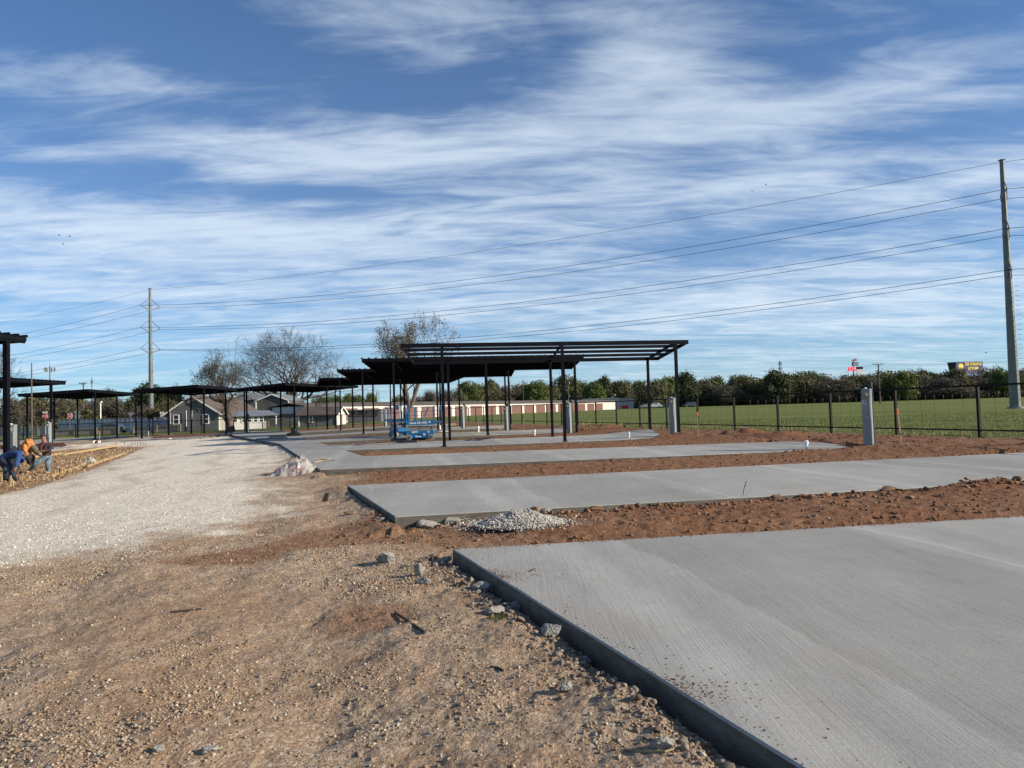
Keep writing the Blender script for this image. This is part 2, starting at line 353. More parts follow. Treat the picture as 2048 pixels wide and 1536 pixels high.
def surface(x, y):
    """height and region weights (white gravel, red dirt, grass, form dirt)"""
    h = base(x, y); d = np.hypot(x, y); nl = fbm(x*.7, y*.7, 3, 11)
    wn = (fbm(x*1.1, y*1.1, 3, 21)-.5)
    sdw = sdist(x, y, WG); softn = np.where(y < 13, 1.25, .5+.035*d)
    white = ss(-1.0, .7, sdw/softn + wn*2.2 + (fbm(x*6, y*6, 3, 23)-.5)*1.1)
    lt = x - edge_x(y) + (fbm(y*.35, y*0+3, 2, 24)-.5)*1.2
    trk = sum(np.exp(-((lt-c_)/.28)**2) for c_ in (-1.6, -3.3, -5.6, -7.4, -9.6)); white = white*(1-.42*trk*ss(.45, .65, fbm(x*.6, y*.25, 3, 25)))
    f = sFence(x, y); yb = np.interp(x, bx, by)
    wob = (fbm(x*.5, y*.5, 3, 33)-.5)*1.6
    right = ss(-.5, .9, (x - (edge_x(y)+.5)) + wob*.8 - 1.2*ss(14, 8, y) )*ss(7.0, 8.6, y)
    grassR = ss(-.6, .5, f - .2 + wob)*ss(5, 12, y); grassB = ss(-1.2, 1.2, y-yb-.6 + wob)
    grass = np.where(x > -11, grassR, np.maximum(grassB, grassR*(y > 60)))
    band = ss(-.25, .35, sdist(x, y, BAND) + wn*.9); patch = ss(-.15, .15, sdist(x, y, PATCH) + wn*.4)
    red = np.clip(np.maximum(right, np.maximum(band*.75, patch*.65)), 0, 1)*(1-grass)
    form = ss(-.3, .3, sdist(x, y, FORM2) + wn*.5)
    white = white*(1-red)*(1-grass)*(1-form)
    # fill between the pads
    fill = right*(1-grass)*np.interp(x, [-9, -4, -1, 2, 9], [.03, .07, .085, .12, .165])*ss(9, 10.5, y)
    h = h + np.where(base(x, y) > .15, 0.02*right, fill)
    for (c, sx_, sy_, a) in MOUNDS: h = h + a*np.exp(-((x-c[0])/sx_)**2 - ((y-c[1])/sy_)**2)*(.6+.8*vn(x*2.3, y*2.3, 5))
    near = 1/(1+(d/14)**2)
    clod = np.abs(fbm(x*2.6, y*2.6, 4, 51, .6)-.5)*2
    h = h + red*(.060*(clod-.3) + .030*(fbm(x*9, y*9, 3, 52)-.5)) + form*(-.05 + .14*(clod-.3))
    tan = np.clip(1-red-white-grass-form, 0, 1)
    # tyre ruts and loose ridges in the foreground
    rut = np.sin((x*.9 + y*.42 + nl*1.6)*3.0)
    h = h + tan*((nl-.5)*.10 + .018*rut*near*2 + .05*(fbm(x*4.5, y*4.5, 4, 61)-.5) + .07*(fbm(x*1.7, y*1.7, 3, 64)-.5) + .012*(fbm(x*22, y*22, 2, 62)-.5)) + white*((nl-.5)*.06 + .02*(fbm(x*5, y*5, 3, 63)-.5))
    # ground falls a little along the near slab's edge
    ed = (A_rl[0] + (y-A_rl[1])*-.38) - x; h = h + np.where(((y < 8.6) | ((y > 10.3) & (y < 16.6)) | ((y > 20) & (y < 42))) , ss(.02, .14, ed)*np.exp(-(np.maximum(ed-.16, 0)/.45)**2)*(np.where(y < 9, .068, .085)+.085*(fbm(x*5, y*5, 4, 71)-.35)), 0)
    h = h + grass*.06*(fbm(x*1.2, y*1.2, 3, 81))
    inside = np.zeros(x.shape, bool)
    for k, P in slabs.items():
        lim = SLABZ.get(k)
        if lim is None: inside |= inpoly(x, y, P)
        else: h = np.where(sdist(x, y, P) > -.25, np.minimum(h, lim-.10+base(x, y)*0), h)
    h = np.where(inside, np.minimum(h, base(x, y)-.02), h)
    return h, white, red, grass, form
# ------------------------------------------------------------------ ground sheet
rr = np.concatenate([np.geomspace(.35, 1.6, 14)[:-1], np.geomspace(1.6, 62, 640), np.geomspace(62.6, 2600, 170)])
aa = np.concatenate([np.linspace(-180, -44, 40)[:-1], np.linspace(-44, 42, 760), np.linspace(42, 180, 40)[1:-1]])
AR, RR = np.meshgrid(np.radians(aa), rr); GX = RR*np.sin(AR); GY = RR*np.cos(AR)
hh, wW, wR, wG, wF = surface(GX, GY)
V = np.stack([GX, GY, hh], -1).reshape(-1, 3); na = len(aa); nr = len(rr)
I = np.arange(nr-1)[:, None]*na + np.arange(na)[None, :]; J = np.arange(nr-1)[:, None]*na + (np.arange(na)[None, :]+1) % na
Fq = np.stack([I, I+na, J+na, J], -1).reshape(-1, 4)
colr = np.stack([wW, wR, wG, wF], -1).reshape(-1, 4)
V = np.vstack([V, [[0, 0, float(hh[0].mean())]]]); colr = np.vstack([colr, colr[:1]])

def ground_mat():
    M = bpy.data.materials.new('ground_material'); M.use_nodes = True; t = M.node_tree; n = t.nodes; l = t.links; b = n['Principled BSDF']; b.inputs['Roughness'].default_value = .95; b.inputs['Specular IOR Level'].default_value = .15
    tcn = n.new('ShaderNodeTexCoord'); at_ = n.new('ShaderNodeAttribute'); at_.attribute_name = 'region'; sp = n.new('ShaderNodeSeparateColor'); l.new(at_.outputs['Color'], sp.inputs[0])
    def noise(sc, det=5, ro=.6):
        q = n.new('ShaderNodeTexNoise'); q.inputs['Scale'].default_value = sc; q.inputs['Detail'].default_value = det; q.inputs['Roughness'].default_value = ro; l.new(tcn.outputs['Object'], q.inputs[0]); return q.outputs['Fac']
    def ramp(src, stops):
        c = n.new('ShaderNodeValToRGB'); e = c.color_ramp.elements
        while len(e) < len(stops): e.new(.5)
        for i, (p, cc) in enumerate(stops): e[i].position = p; e[i].color = (*cc, 1)
        l.new(src, c.inputs[0]); return c.outputs[0]
    def mix(f, a, b_, bt='MIX'):
        q = n.new('ShaderNodeMix'); q.data_type = 'RGBA'; q.blend_type = bt
        if isinstance(f, float): q.inputs[0].default_value = f
        else: l.new(f, q.inputs[0])
        l.new(a, q.inputs[6]); l.new(b_, q.inputs[7]); return q.outputs[2]
    vo = n.new('ShaderNodeTexVoronoi'); vo.inputs['Scale'].default_value = 38; l.new(tcn.outputs['Object'], vo.inputs[0])
    vo2 = n.new('ShaderNodeTexVoronoi'); vo2.inputs['Scale'].default_value = 14; l.new(tcn.outputs['Object'], vo2.inputs[0])
    sv = n.new('ShaderNodeSeparateColor'); l.new(vo.outputs['Color'], sv.inputs[0]); sv2 = n.new('ShaderNodeSeparateColor'); l.new(vo2.outputs['Color'], sv2.inputs[0])
    big = noise(.55, 4); mid = noise(5, 6, .7); fine = noise(70, 4)
    tanA = ramp(mid, [(.3, (.265, .182, .118)), (.55, (.40, .298, .208)), (.75, (.52, .415, .315))])
    peb = ramp(sv.outputs[0], [(0, (.17, .115, .072)), (.5, (.335, .248, .17)), (.85, (.47, .375, .28)), (1, (.58, .51, .41))])
    tan = mix(.55, tanA, peb)
    tan = mix(ramp(big, [(.42, (0, 0, 0)), (.62, (.6, .6, .6))]), tan, ramp(mid, [(.3, (.22, .12, .068)), (.7, (.35, .225, .14))]))
    wh = ramp(sv2.outputs[1], [(0, (.50, .445, .35)), (.45, (.69, .635, .53)), (1, (.84, .79, .69))]); wh = mix(.4, wh, ramp(fine, [(.3, (.36, .32, .26)), (.7, (.68, .64, .58))]))
    wh = mix(ramp(noise(.8, 6, .7), [(.52, (0, 0, 0)), (.8, (.35, .35, .35))]), wh, ramp(mid, [(.3, (.33, .25, .18)), (.7, (.45, .36, .27))]))
    rd = ramp(mid, [(.28, (.115, .048, .021)), (.5, (.215, .100, .048)), (.72, (.32, .175, .098))]); rd = mix(.35, rd, ramp(fine, [(.3, (.08, .036, .02)), (.7, (.24, .13, .08))]))
    rd = mix(ramp(big, [(.45, (0, 0, 0)), (.7, (.5, .5, .5))]), rd, ramp(mid, [(.3, (.18, .105, .06)), (.7, (.29, .185, .115))]))
    gr = ramp(noise(3.5, 8, .75), [(.3, (.065, .088, .018)), (.5, (.115, .140, .030)), (.75, (.18, .20, .055))]); gr = mix(ramp(noise(.12, 4), [(.4, (0, 0, 0)), (.7, (.6, .6, .6))]), gr, ramp(noise(6, 6, .8), [(.3, (.07, .095, .022)), (.7, (.19, .20, .065))]))
    fo = ramp(mid, [(.3, (.17, .095, .05)), (.5, (.28, .18, .10)), (.7, (.40, .29, .18))])
    c = mix(sp.outputs[0], tan, wh); c = mix(at_.outputs['Alpha'], c, fo); c = mix(sp.outputs[1], c, rd); c = mix(sp.outputs[2], c, gr)
    l.new(c, b.inputs['Base Color'])
    ad = n.new('ShaderNodeMath'); ad.operation = 'MULTIPLY_ADD'; l.new(vo.outputs['Distance'], ad.inputs[0]); ad.inputs[1].default_value = -.9; l.new(fine, ad.inputs[2])
    bu = n.new('ShaderNodeBump'); bu.inputs['Strength'].default_value = .8; bu.inputs['Distance'].default_value = .012; l.new(ad.outputs[0], bu.inputs['Height'])
    bu2 = n.new('ShaderNodeBump'); bu2.inputs['Strength'].default_value = .8; bu2.inputs['Distance'].default_value = .05; l.new(noise(11, 6, .7), bu2.inputs['Height']); l.new(bu.outputs[0], bu2.inputs['Normal']); l.new(bu2.outputs[0], b.inputs['Normal'])
    return M
K['ground'] = ground_mat()
gnd = np_mesh('ground', V, Fq, K['ground'], smooth=True, attr={'region': colr}); tag(gnd, kind='structure')
# small disc closing the centre of the ground sheet
nc = len(V)-1
capf = np.stack([np.arange(na), (np.arange(na)+1) % na, np.full(na, nc)], -1)
np_mesh('ground', V[np.r_[0:na, nc]], np.stack([np.arange(na), (np.arange(na)+1) % na, np.full(na, na)], -1), K['ground'], smooth=True, attr={'region': colr[np.r_[0:na, nc]]})['kind'] = 'structure'

def conc_mat():
    M = bpy.data.materials.new('concrete'); M.use_nodes = True; t = M.node_tree; n = t.nodes; l = t.links; b = n['Principled BSDF']; b.inputs['Roughness'].default_value = .82; b.inputs['Specular IOR Level'].default_value = .3
    tcn = n.new('ShaderNodeTexCoord')
    def noise(sc, s=(1, 1, 1), rz=0, det=5, ro=.6, dist=0):
        mp = n.new('ShaderNodeMapping'); mp.inputs['Rotation'].default_value = (0, 0, R(rz)); mp.inputs['Scale'].default_value = s; l.new(tcn.outputs['Object'], mp.inputs[0])
        q = n.new('ShaderNodeTexNoise'); q.inputs['Scale'].default_value = sc; q.inputs['Detail'].default_value = det; q.inputs['Roughness'].default_value = ro; q.inputs['Distortion'].default_value = dist; l.new(mp.outputs[0], q.inputs[0]); return q.outputs['Fac']
    def ramp(src, stops):
        c = n.new('ShaderNodeValToRGB'); e = c.color_ramp.elements
        while len(e) < len(stops): e.new(.5)
        for i, (p, cc) in enumerate(stops): e[i].position = p; e[i].color = (*((cc,)*3 if not hasattr(cc, '__len__') else cc), 1)
        l.new(src, c.inputs[0]); return c.outputs[0]
    def mul(a, b_, f=1.0):
        q = n.new('ShaderNodeMix'); q.data_type = 'RGBA'; q.blend_type = 'MULTIPLY'; q.inputs[0].default_value = f; l.new(a, q.inputs[6]); l.new(b_, q.inputs[7]); return q.outputs[2]
    c = ramp(noise(.5, det=6, ro=.6), [(.3, (.275, .273, .257)), (.7, (.350, .346, .326))])
    c = mul(c, ramp(noise(1.3, (1, .07, 1), -10, 5, .6), [(.3, .92), (.5, 1.0), (.7, 1.07)]))        # broom-stroke bands running across the pad
    c = mul(c, ramp(noise(22, (1, .04, 1), -10, 4, .7), [(.3, .90), (.5, 1.0), (.75, 1.05)]))
    c = mul(c, ramp(noise(90, (1, .5, 1), -10, 3, .7), [(.3, .80), (.6, 1.04)]))
    c = mul(c, ramp(noise(3.0, det=7, ro=.75), [(.25, .90), (.5, 1.0), (.8, 1.06)]))
    wv = n.new('ShaderNodeTexWave'); wv.wave_type = 'BANDS'; wv.bands_direction = 'X'; wv.inputs['Scale'].default_value = .085; wv.inputs['Distortion'].default_value = 1.2; wv.inputs['Detail'].default_value = 2; wv.inputs['Detail Scale'].default_value = .6
    mp = n.new('ShaderNodeMapping'); mp.inputs['Rotation'].default_value = (0, 0, R(-10)); l.new(tcn.outputs['Object'], mp.inputs[0]); l.new(mp.outputs[0], wv.inputs[0])
    c = mul(c, ramp(wv.outputs['Fac'], [(0, 1.0), (.94, 1.0), (.985, 1.13), (1, 1.16)]))
    # poured bays: each a slightly different grey, a pale rubbed line along every joint
    mq = n.new('ShaderNodeMapping'); mq.inputs['Rotation'].default_value = (0, 0, R(-10)); l.new(tcn.outputs['Object'], mq.inputs[0]); sq = n.new('ShaderNodeSeparateXYZ'); l.new(mq.outputs[0], sq.inputs[0])
    def M_(op, a, b_=None, c_=None):
        q = n.new('ShaderNodeMath'); q.operation = op
        for i, v in enumerate((a, b_, c_)):
            if v is None: continue
            if isinstance(v, (int, float)): q.inputs[i].default_value = v
            else: l.new(v, q.inputs[i])
        return q.outputs[0]
    xx = M_('ADD', M_('DIVIDE', sq.outputs[0], 3.05), M_('MULTIPLY', noise(.35), .25)); fr = M_('FRACT', xx); wn_ = n.new('ShaderNodeTexWhiteNoise'); wn_.noise_dimensions = '1D'; l.new(M_('FLOOR', xx), wn_.inputs['W'])
    c = mul(c, ramp(wn_.outputs['Value'], [(0, .87), (1, 1.07)])); c = mul(c, ramp(fr, [(0, 1.25), (.02, 1.0), (.9, 1.0), (1, 1.08)]))
    mu = ramp(M_('MULTIPLY', noise(1.1, det=8, ro=.75), noise(.27, det=2)), [(.28, 0), (.42, .25)]); qm = n.new('ShaderNodeMix'); qm.data_type = 'RGBA'; l.new(mu, qm.inputs[0]); l.new(c, qm.inputs[6]); qm.inputs[7].default_value = (.27, .20, .14, 1); c = qm.outputs[2]
    c = mul(c, ramp(noise(7, det=2), [(.72, 1.0), (.78, .80)]))
    l.new(c, b.inputs['Base Color'])
    bu = n.new('ShaderNodeBump'); bu.inputs['Strength'].default_value = .45; bu.inputs['Distance'].default_value = .006; l.new(noise(55, (1, .03, 1), -10, 3, .6), bu.inputs['Height'])
    bu2 = n.new('ShaderNodeBump'); bu2.inputs['Strength'].default_value = .4; bu2.inputs['Distance'].default_value = .004; l.new(noise(120), bu2.inputs['Height']); l.new(bu.outputs[0], bu2.inputs['Normal']); l.new(bu2.outputs[0], b.inputs['Normal'])
    return M
K['conc'] = conc_mat(); K['formed_shaded'] = mat('formed_concrete_shaded', (.060, .053, .043), .85, col2=(.165, .150, .125), scale=3.5, bump=.5, bscale=40, stretch=(1, 1, 3))  # formed side faces: darker concrete, with the shade of the sides painted in too
for k, P in slabs.items():
    lim = SLABZ.get(k); pts = []
    n = len(P)
    # subdivide the outline and give the arris a slightly hand-finished line
    for i in range(n):
        a = np.array(P[i][:2]); b = np.array(P[(i+1) % n][:2]); ln = np.linalg.norm(b-a); m_ = max(1, int(ln/ (0.35 if k in ('near', 'second') else 1.2)))
        nrm = np.array([(b-a)[1], -(b-a)[0]])/ln
        for j in range(m_):
            q = a+(b-a)*j/m_
            if 0 < j: q = q + nrm*.006*(vn(np.array([q[0]*3]), np.array([q[1]*3]), 3)[0]-.5)*2
            z = lim if lim is not None else ZS + gz(*q)
            if k in ('near', 'second', 'third'): z = ZS
            pts.append((q[0], q[1], z))
    v = []; nn = len(pts); cen = np.mean(np.array(pts), 0)[:2]
    arr = np.array(pts); f = []
    inn = []
    prv = np.roll(arr[:, :2], 1, 0); nxt = np.roll(arr[:, :2], -1, 0); tg = nxt-prv; tg /= np.linalg.norm(tg, axis=1)[:, None] + 1e-9
    area = .5*np.sum(arr[:, 0]*np.roll(arr[:, 1], -1) - np.roll(arr[:, 0], -1)*arr[:, 1]); sg = 1 if area > 0 else -1
    nin = np.stack([-tg[:, 1], tg[:, 0]], -1)*sg
    mb = MB()
    o1 = [(p[0], p[1], p[2]-.55) for p in pts]; o2 = [(p[0], p[1], p[2]-.012) for p in pts]; o3 = [(arr[i, 0]+nin[i, 0]*.012, arr[i, 1]+nin[i, 1]*.012, pts[i][2]) for i in range(nn)]
    mb.v = o1+o2+o3
    for i in range(nn):
        j = (i+1) % nn; mb.f += [[i, j, nn+j, nn+i], [nn+i, nn+j, 2*nn+j, 2*nn+i]]
    mb.f.append([2*nn+i for i in range(nn)])
    nside = 2*nn
    me = bpy.data.meshes.new('concrete_slab'); me.from_pydata(mb.v, [], mb.f); me.update()
    bm = bmesh.new(); bm.from_mesh(me); bmesh.ops.triangulate(bm, faces=[x for x in bm.faces if len(x.verts) > 4]); bmesh.ops.recalc_face_normals(bm, faces=bm.faces)
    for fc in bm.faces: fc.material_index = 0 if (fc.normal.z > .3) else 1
    bm.to_mesh(me); bm.free(); me.materials.append(K['conc']); me.materials.append(K['formed_shaded'])
    tag(link('concrete_pavement', me, None), kind='structure')

def gh(x, y):
    return float(surface(np.array([float(x)]), np.array([float(y)]))[0][0])
def onslab(x, y):
    for k, P in slabs.items():
        if inpoly(np.array([float(x)]), np.array([float(y)]), P)[0]: return SLABZ[k] if k in SLABZ else (ZS if k in ('near', 'second', 'third') else ZS+gz(x, y))
    return None
def hz(x, y):
    s_ = onslab(x, y); return s_ if s_ is not None else gh(x, y)
# ------------------------------------------------------------------ loose stones (too many to count)
def ico():
    bm = bmesh.new(); bmesh.ops.create_icosphere(bm, subdivisions=1, radius=1); v = np.array([q.co[:] for q in bm.verts]); f = np.array([[q.index for q in p.verts] for p in bm.faces]); bm.free(); return v, f
def ico2():
    bm = bmesh.new(); bmesh.ops.create_icosphere(bm, subdivisions=2, radius=1); v = np.array([q.co[:] for q in bm.verts]); f = np.array([[q.index for q in p.verts] for p in bm.faces]); bm.free(); return v, f
IV, IF = ico(); IV2, IF2 = ico2()
def stone_mat():
    M = bpy.data.materials.new('loose_stone'); M.use_nodes = True; t = M.node_tree; b = t.nodes['Principled BSDF']; b.inputs['Roughness'].default_value = .9; b.inputs['Specular IOR Level'].default_value = .2
    a = t.nodes.new('ShaderNodeAttribute'); a.attribute_name = 'stone'; tcn = t.nodes.new('ShaderNodeTexCoord'); q = t.nodes.new('ShaderNodeTexNoise'); q.inputs['Scale'].default_value = 90; t.links.new(tcn.outputs['Object'], q.inputs[0])
    c = t.nodes.new('ShaderNodeValToRGB'); c.color_ramp.elements[0].position = .3; c.color_ramp.elements[0].color = (.72, .72, .72, 1); c.color_ramp.elements[1].position = .7; c.color_ramp.elements[1].color = (1.1, 1.1, 1.1, 1); t.links.new(q.outputs['Fac'], c.inputs[0])
    mx_ = t.nodes.new('ShaderNodeMix'); mx_.data_type = 'RGBA'; mx_.blend_type = 'MULTIPLY'; mx_.inputs[0].default_value = 1; t.links.new(a.outputs['Color'], mx_.inputs[6]); t.links.new(c.outputs[0], mx_.inputs[7]); t.links.new(mx_.outputs[2], b.inputs['Base Color']); return M
K['stone'] = stone_mat()
def stones_mesh(name, x, y, z, r, col, parent=None, flat=.72, hi=False):
    v0, f0 = (IV2, IF2) if hi else (IV, IF); n = len(x); nv = len(v0)
    jit = 1 + (rng.random((n, nv)) - .5)*(.35 if hi else .75)
    Vv = v0[None]*jit[:, :, None]
    for _ in range(4):
        pn_ = rng.normal(size=(n, 3)); pn_ /= np.linalg.norm(pn_, axis=1)[:, None]; e_ = np.maximum(np.einsum('ijk,ik->ij', Vv, pn_)-(.35+.35*rng.random((n, 1))), 0); Vv = Vv-pn_[:, None, :]*e_[..., None]
    sc = np.stack([r*(.75+.6*rng.random(n)), r*(.75+.6*rng.random(n)), r*(flat*.6+.55*rng.random(n))], -1); Vv = Vv*sc[:, None, :]
    th = rng.random(n)*6.283; c, s_ = np.cos(th), np.sin(th); tl = (rng.random(n)-.5)*1.2; ct, st = np.cos(tl), np.sin(tl)
    X = Vv[..., 0]*ct[:, None] + Vv[..., 2]*st[:, None]; Z = -Vv[..., 0]*st[:, None] + Vv[..., 2]*ct[:, None]; Y = Vv[..., 1]
    X2 = X*c[:, None]-Y*s_[:, None]; Y2 = X*s_[:, None]+Y*c[:, None]
    P = np.stack([X2+x[:, None], Y2+y[:, None], Z+z[:, None]], -1).reshape(-1, 3); Fc = (f0[None]+(np.arange(n)*nv)[:, None, None]).reshape(-1, 3)
    cc = np.repeat(np.hstack([col, np.ones((n, 1))]), nv, 0)
    return np_mesh(name, P, Fc, K['stone'], parent, attr={'stone': cc})
def inslab(x, y, mg=0.0):
    r = np.zeros(x.shape, bool)
    for k, P in slabs.items(): r |= sdist(x, y, P) > -mg
    return r
def scatter(n, y0, y1, power, rmin, rmax, seed):
    g = np.random.default_rng(seed)
    y = np.exp(g.random(n)*(math.log(y1)-math.log(y0))+math.log(y0)) if power == 'log' else y0+(y1-y0)*g.random(n)
    a = g.uniform(-.80, .78, n); x = a*y; r = rmin*(rmax/rmin)**(g.random(n)**2.6)
    return x, y, r, g
allp = []
for (n, y0, y1, rmin, rmax, sd_) in ((170000, 2.3, 9.5, .0032, .015, 1), (650, 2.3, 10, .013, .024, 2), (62000, 7, 26, .007, .020, 3)):
    x, y, r, g = scatter(n, y0, y1, 'log', rmin, rmax, sd_)
    ok = ~inslab(x, y, .01); x, y, r = x[ok], y[ok], r[ok]
    h, a, b_, c_, f_ = surface(x, y); cl = fbm(x*.8+3, y*.8, 4, 91); cl2 = vn(x*3.5, y*3.5, 92)
    dens = np.where(b_ > .5, .16+.2*(x < 1.2), np.where(a > .5, .55, np.clip((cl-.42)*5.5, .10, 1.5)*(.45+.85*cl2)))*(1-c_)
    dens = dens*np.where((x - (edge_x(y)+2.4) > 0) & (y > 8.6), .35, 1)
    ed = np.abs(x - (A_rl[0]+(y-A_rl[1])*-.38)); dens = dens*np.where((ed < .5) & (y < 8), .6, 1)
    ok = g.random(len(x)) < dens; x, y, r, h, a, b_ = x[ok], y[ok], r[ok], h[ok], a[ok], b_[ok]; k = len(x)
    t = g.random((k, 1)); base_c = np.array([.22, .15, .09])*(1-t) + np.array([.42, .33, .235])*t
    u = g.random(k); base_c[u > .92] = np.array([.50, .44, .36])*(.8+.4*g.random((int((u > .92).sum()), 1))); base_c[u < .09] = np.array([.17, .16, .145])
    wc = np.array([.50, .45, .36])*(1-t) + np.array([.76, .70, .60])*t; cc = base_c*(1-a[:, None]) + wc*a[:, None]
    rc = np.array([.15, .08, .045])*(1-t)+np.array([.30, .20, .13])*t; q = (b_ > .5) & (g.random(k) < .75); cc[q] = rc[q]
    allp.append((x, y, h + r*.22, r, cc))
X_, Y_, Z_, R_, C_ = [np.concatenate([p[i] for p in allp]) for i in range(5)]
tag(stones_mesh('gravel', X_, Y_, Z_, R_, C_), kind='stuff')
# clods along the dirt strips
def clods():
    g = np.random.default_rng(9); n = 26000; y = np.exp(g.random(n)*(math.log(42)-math.log(8.3))+math.log(8.3)); x = g.uniform(-.35, .76, n)*y
    h, a, b_, c_, f_ = surface(x, y); ok = (b_ > .5) & ~inslab(x, y, -.02) & (x > edge_x(y)-1.0); x, y, h = x[ok], y[ok], h[ok]
    dm = np.full(len(x), 9.0)
    for P in slabs.values(): dm = np.minimum(dm, np.abs(sdist(x, y, P)))
    ok = g.random(len(x)) < (.25+.75*np.exp(-dm/.35)); x, y, h = x[ok], y[ok], h[ok]; r = .008+.024*g.random(len(x))**2.4*(1+y/25); t = g.random((len(x), 1))
    tag(stones_mesh('dirt_clods', x, y, h+r*.3, r, np.array([.10, .048, .026])*(1-t)+np.array([.26, .15, .09])*t), kind='stuff')
clods()
# small crumbs along the near edge of the near slab
def crumbs():
    g = np.random.default_rng(12); n = 5200; t = g.random(n)**.8*7.2-.1; off = np.abs(g.normal(0, .16, n))+.01; y = A_rl[1]-t; x = A_rl[0]+.38*t-off
    ok = ~inslab(x, y, .004); x, y = x[ok], y[ok]; h = surface(x, y)[0]; r = .005+.022*g.random(len(x))**3.4; t2 = g.random((len(x), 1))
    c = np.array([.13, .085, .055])*(1-t2)+np.array([.30, .25, .20])*t2
    tag(stones_mesh('gravel', x, y, h+r*.2, r, c, hi=True), kind='stuff')
    n = 16000; y = g.uniform(20, 46, n); x = -y*g.uniform(.44, .80, n); h, a, b_, c_, f_ = surface(x, y); ok = (f_ > .4) & (g.random(n) < .15+1.1*(fbm(x*.9, y*.9, 3, 44) > .5)); x, y, h = x[ok], y[ok], h[ok]; k = len(x); r = .015+.06*g.random(k)**2.6; t2 = g.random((k, 1))
    tag(stones_mesh('dirt_clods', x, y, h+r*.25, r, np.array([.16, .085, .045])*(1-t2)+np.array([.42, .32, .21])*t2), kind='stuff')
crumbs()
def rubble():
    g = np.random.default_rng(22); n = 420; t = g.random(n)*8.4-.5; off = .04+np.abs(g.normal(.10, .13, n)); y = A_rl[1]-t; x = A_rl[0]+.38*t-off; r = .008+.034*g.random(n)**3.0
    ok = ~inslab(x, y, .02) & (vn(t*1.3, t*0, 9) > .30); x, y, r = x[ok], y[ok], r[ok]; t2 = g.random((len(x), 1)); c = np.array([.10, .08, .06])*(1-t2)+np.array([.25, .22, .18])*t2
    tag(stones_mesh('rubble', x, y, surface(x, y)[0]+r*.22, r, c, hi=True), kind='stuff')
    n = 900; x = g.uniform(-1.2, 18, n); lo = (y0 := B_fl[1]+(x-B_fl[0])*((B_fr[1]-B_fl[1])/(B_fr[0]-B_fl[0]))); y = np.where(g.random(n) < .5, lo-np.abs(g.normal(.05, .18, n))-.03, A_rl[1]+(x-A_rl[0])*((A_rr[1]-A_rl[1])/(A_rr[0]-A_rl[0]))+np.abs(g.normal(.03, .15, n))+.02)
    r = .010+.05*g.random(n)**3; ok = ~inslab(x, y, .01); x, y, r = x[ok], y[ok], r[ok]; t2 = g.random((len(x), 1))
    tag(stones_mesh('dirt_clods', x, y, surface(x, y)[0]+r*.3, r, np.array([.12, .055, .028])*(1-t2)+np.array([.30, .17, .10])*t2, hi=True), kind='stuff')
rubble()
def on_top():
    g = np.random.default_rng(15); n = 900; t = g.random(n)*7.5; off = np.abs(g.normal(0, .10, n))*g.random(n)*3+.02; k = g.random(n); cx = np.where(k < .4, 1.35, np.where(k < .6, 4.2, t)); t = np.where(k < .6, cx+g.normal(0, .12, n), t)
    y = A_rl[1]-t; x = A_rl[0]+.38*t+off; ok = (y > .5) & (y < A_rl[1]-.03); x, y = x[ok], y[ok]; r = .0025+.006*g.random(len(x))**2; t2 = g.random((len(x), 1))
    tag(stones_mesh('dirt_crumbs', x, y, np.full(len(x), ZS+.001), r, np.array([.10, .05, .03])*(1-t2)+np.array([.25, .17, .11])*t2), kind='stuff')
    n = 1400; x = g.uniform(-.7, 17, n); nd_ = np.abs(g.normal(0, .05, n))+.004; y = A_rl[1]+(x-A_rl[0])*((A_rr[1]-A_rl[1])/(A_rr[0]-A_rl[0]))-nd_; r = .003+.010*g.random(n)**3; t2 = g.random((n, 1))
    tag(stones_mesh('dirt_crumbs', x, y, np.full(n, ZS+.001), r, np.array([.12, .055, .03])*(1-t2)+np.array([.27, .15, .09])*t2), kind='stuff')
on_top()

# ------------------------------------------------------------------ field grass near the fence
def tufts(name, n, y0, y1, fmin, fmax, hgt, m, seed, wid=.012):
    g = np.random.default_rng(seed); y = np.exp(g.random(n)*(math.log(y1)-math.log(y0))+math.log(y0)); f = fmin+(fmax-fmin)*g.random(n)**1.7
    x = f*1.053+15.65-(y-23.9)*.33; h, a, b_, c_, _f = surface(x, y); ok = c_ > .35; x, y, h = x[ok], y[ok], h[ok]; k = len(x)
    hh_ = hgt*(.45+.9*g.random(k))*(.6+.8*vn(x*.8, y*.8, 8)); an = g.random(k)*6.283; ln = (g.random((k, 2))-.5)*hh_[:, None]*1.1; w_ = wid*(1+y/14)
    dx, dy = np.cos(an)*w_, np.sin(an)*w_
    P = np.stack([np.stack([x-dx, y-dy, h-.02], -1), np.stack([x+dx, y+dy, h-.02], -1), np.stack([x+ln[:, 0], y+ln[:, 1], h+hh_], -1)], 1).reshape(-1, 3)
    tag(np_mesh(name, P, np.arange(len(P)).reshape(-1, 3), m), kind='stuff')
tufts('grass', 60000, 15, 60, .0, 34, .055, K['grassblade'], 5, .007)
tufts('dry_grass', 1600, 16, 60, .2, 3.0, .20, K['straw'], 6, .006)

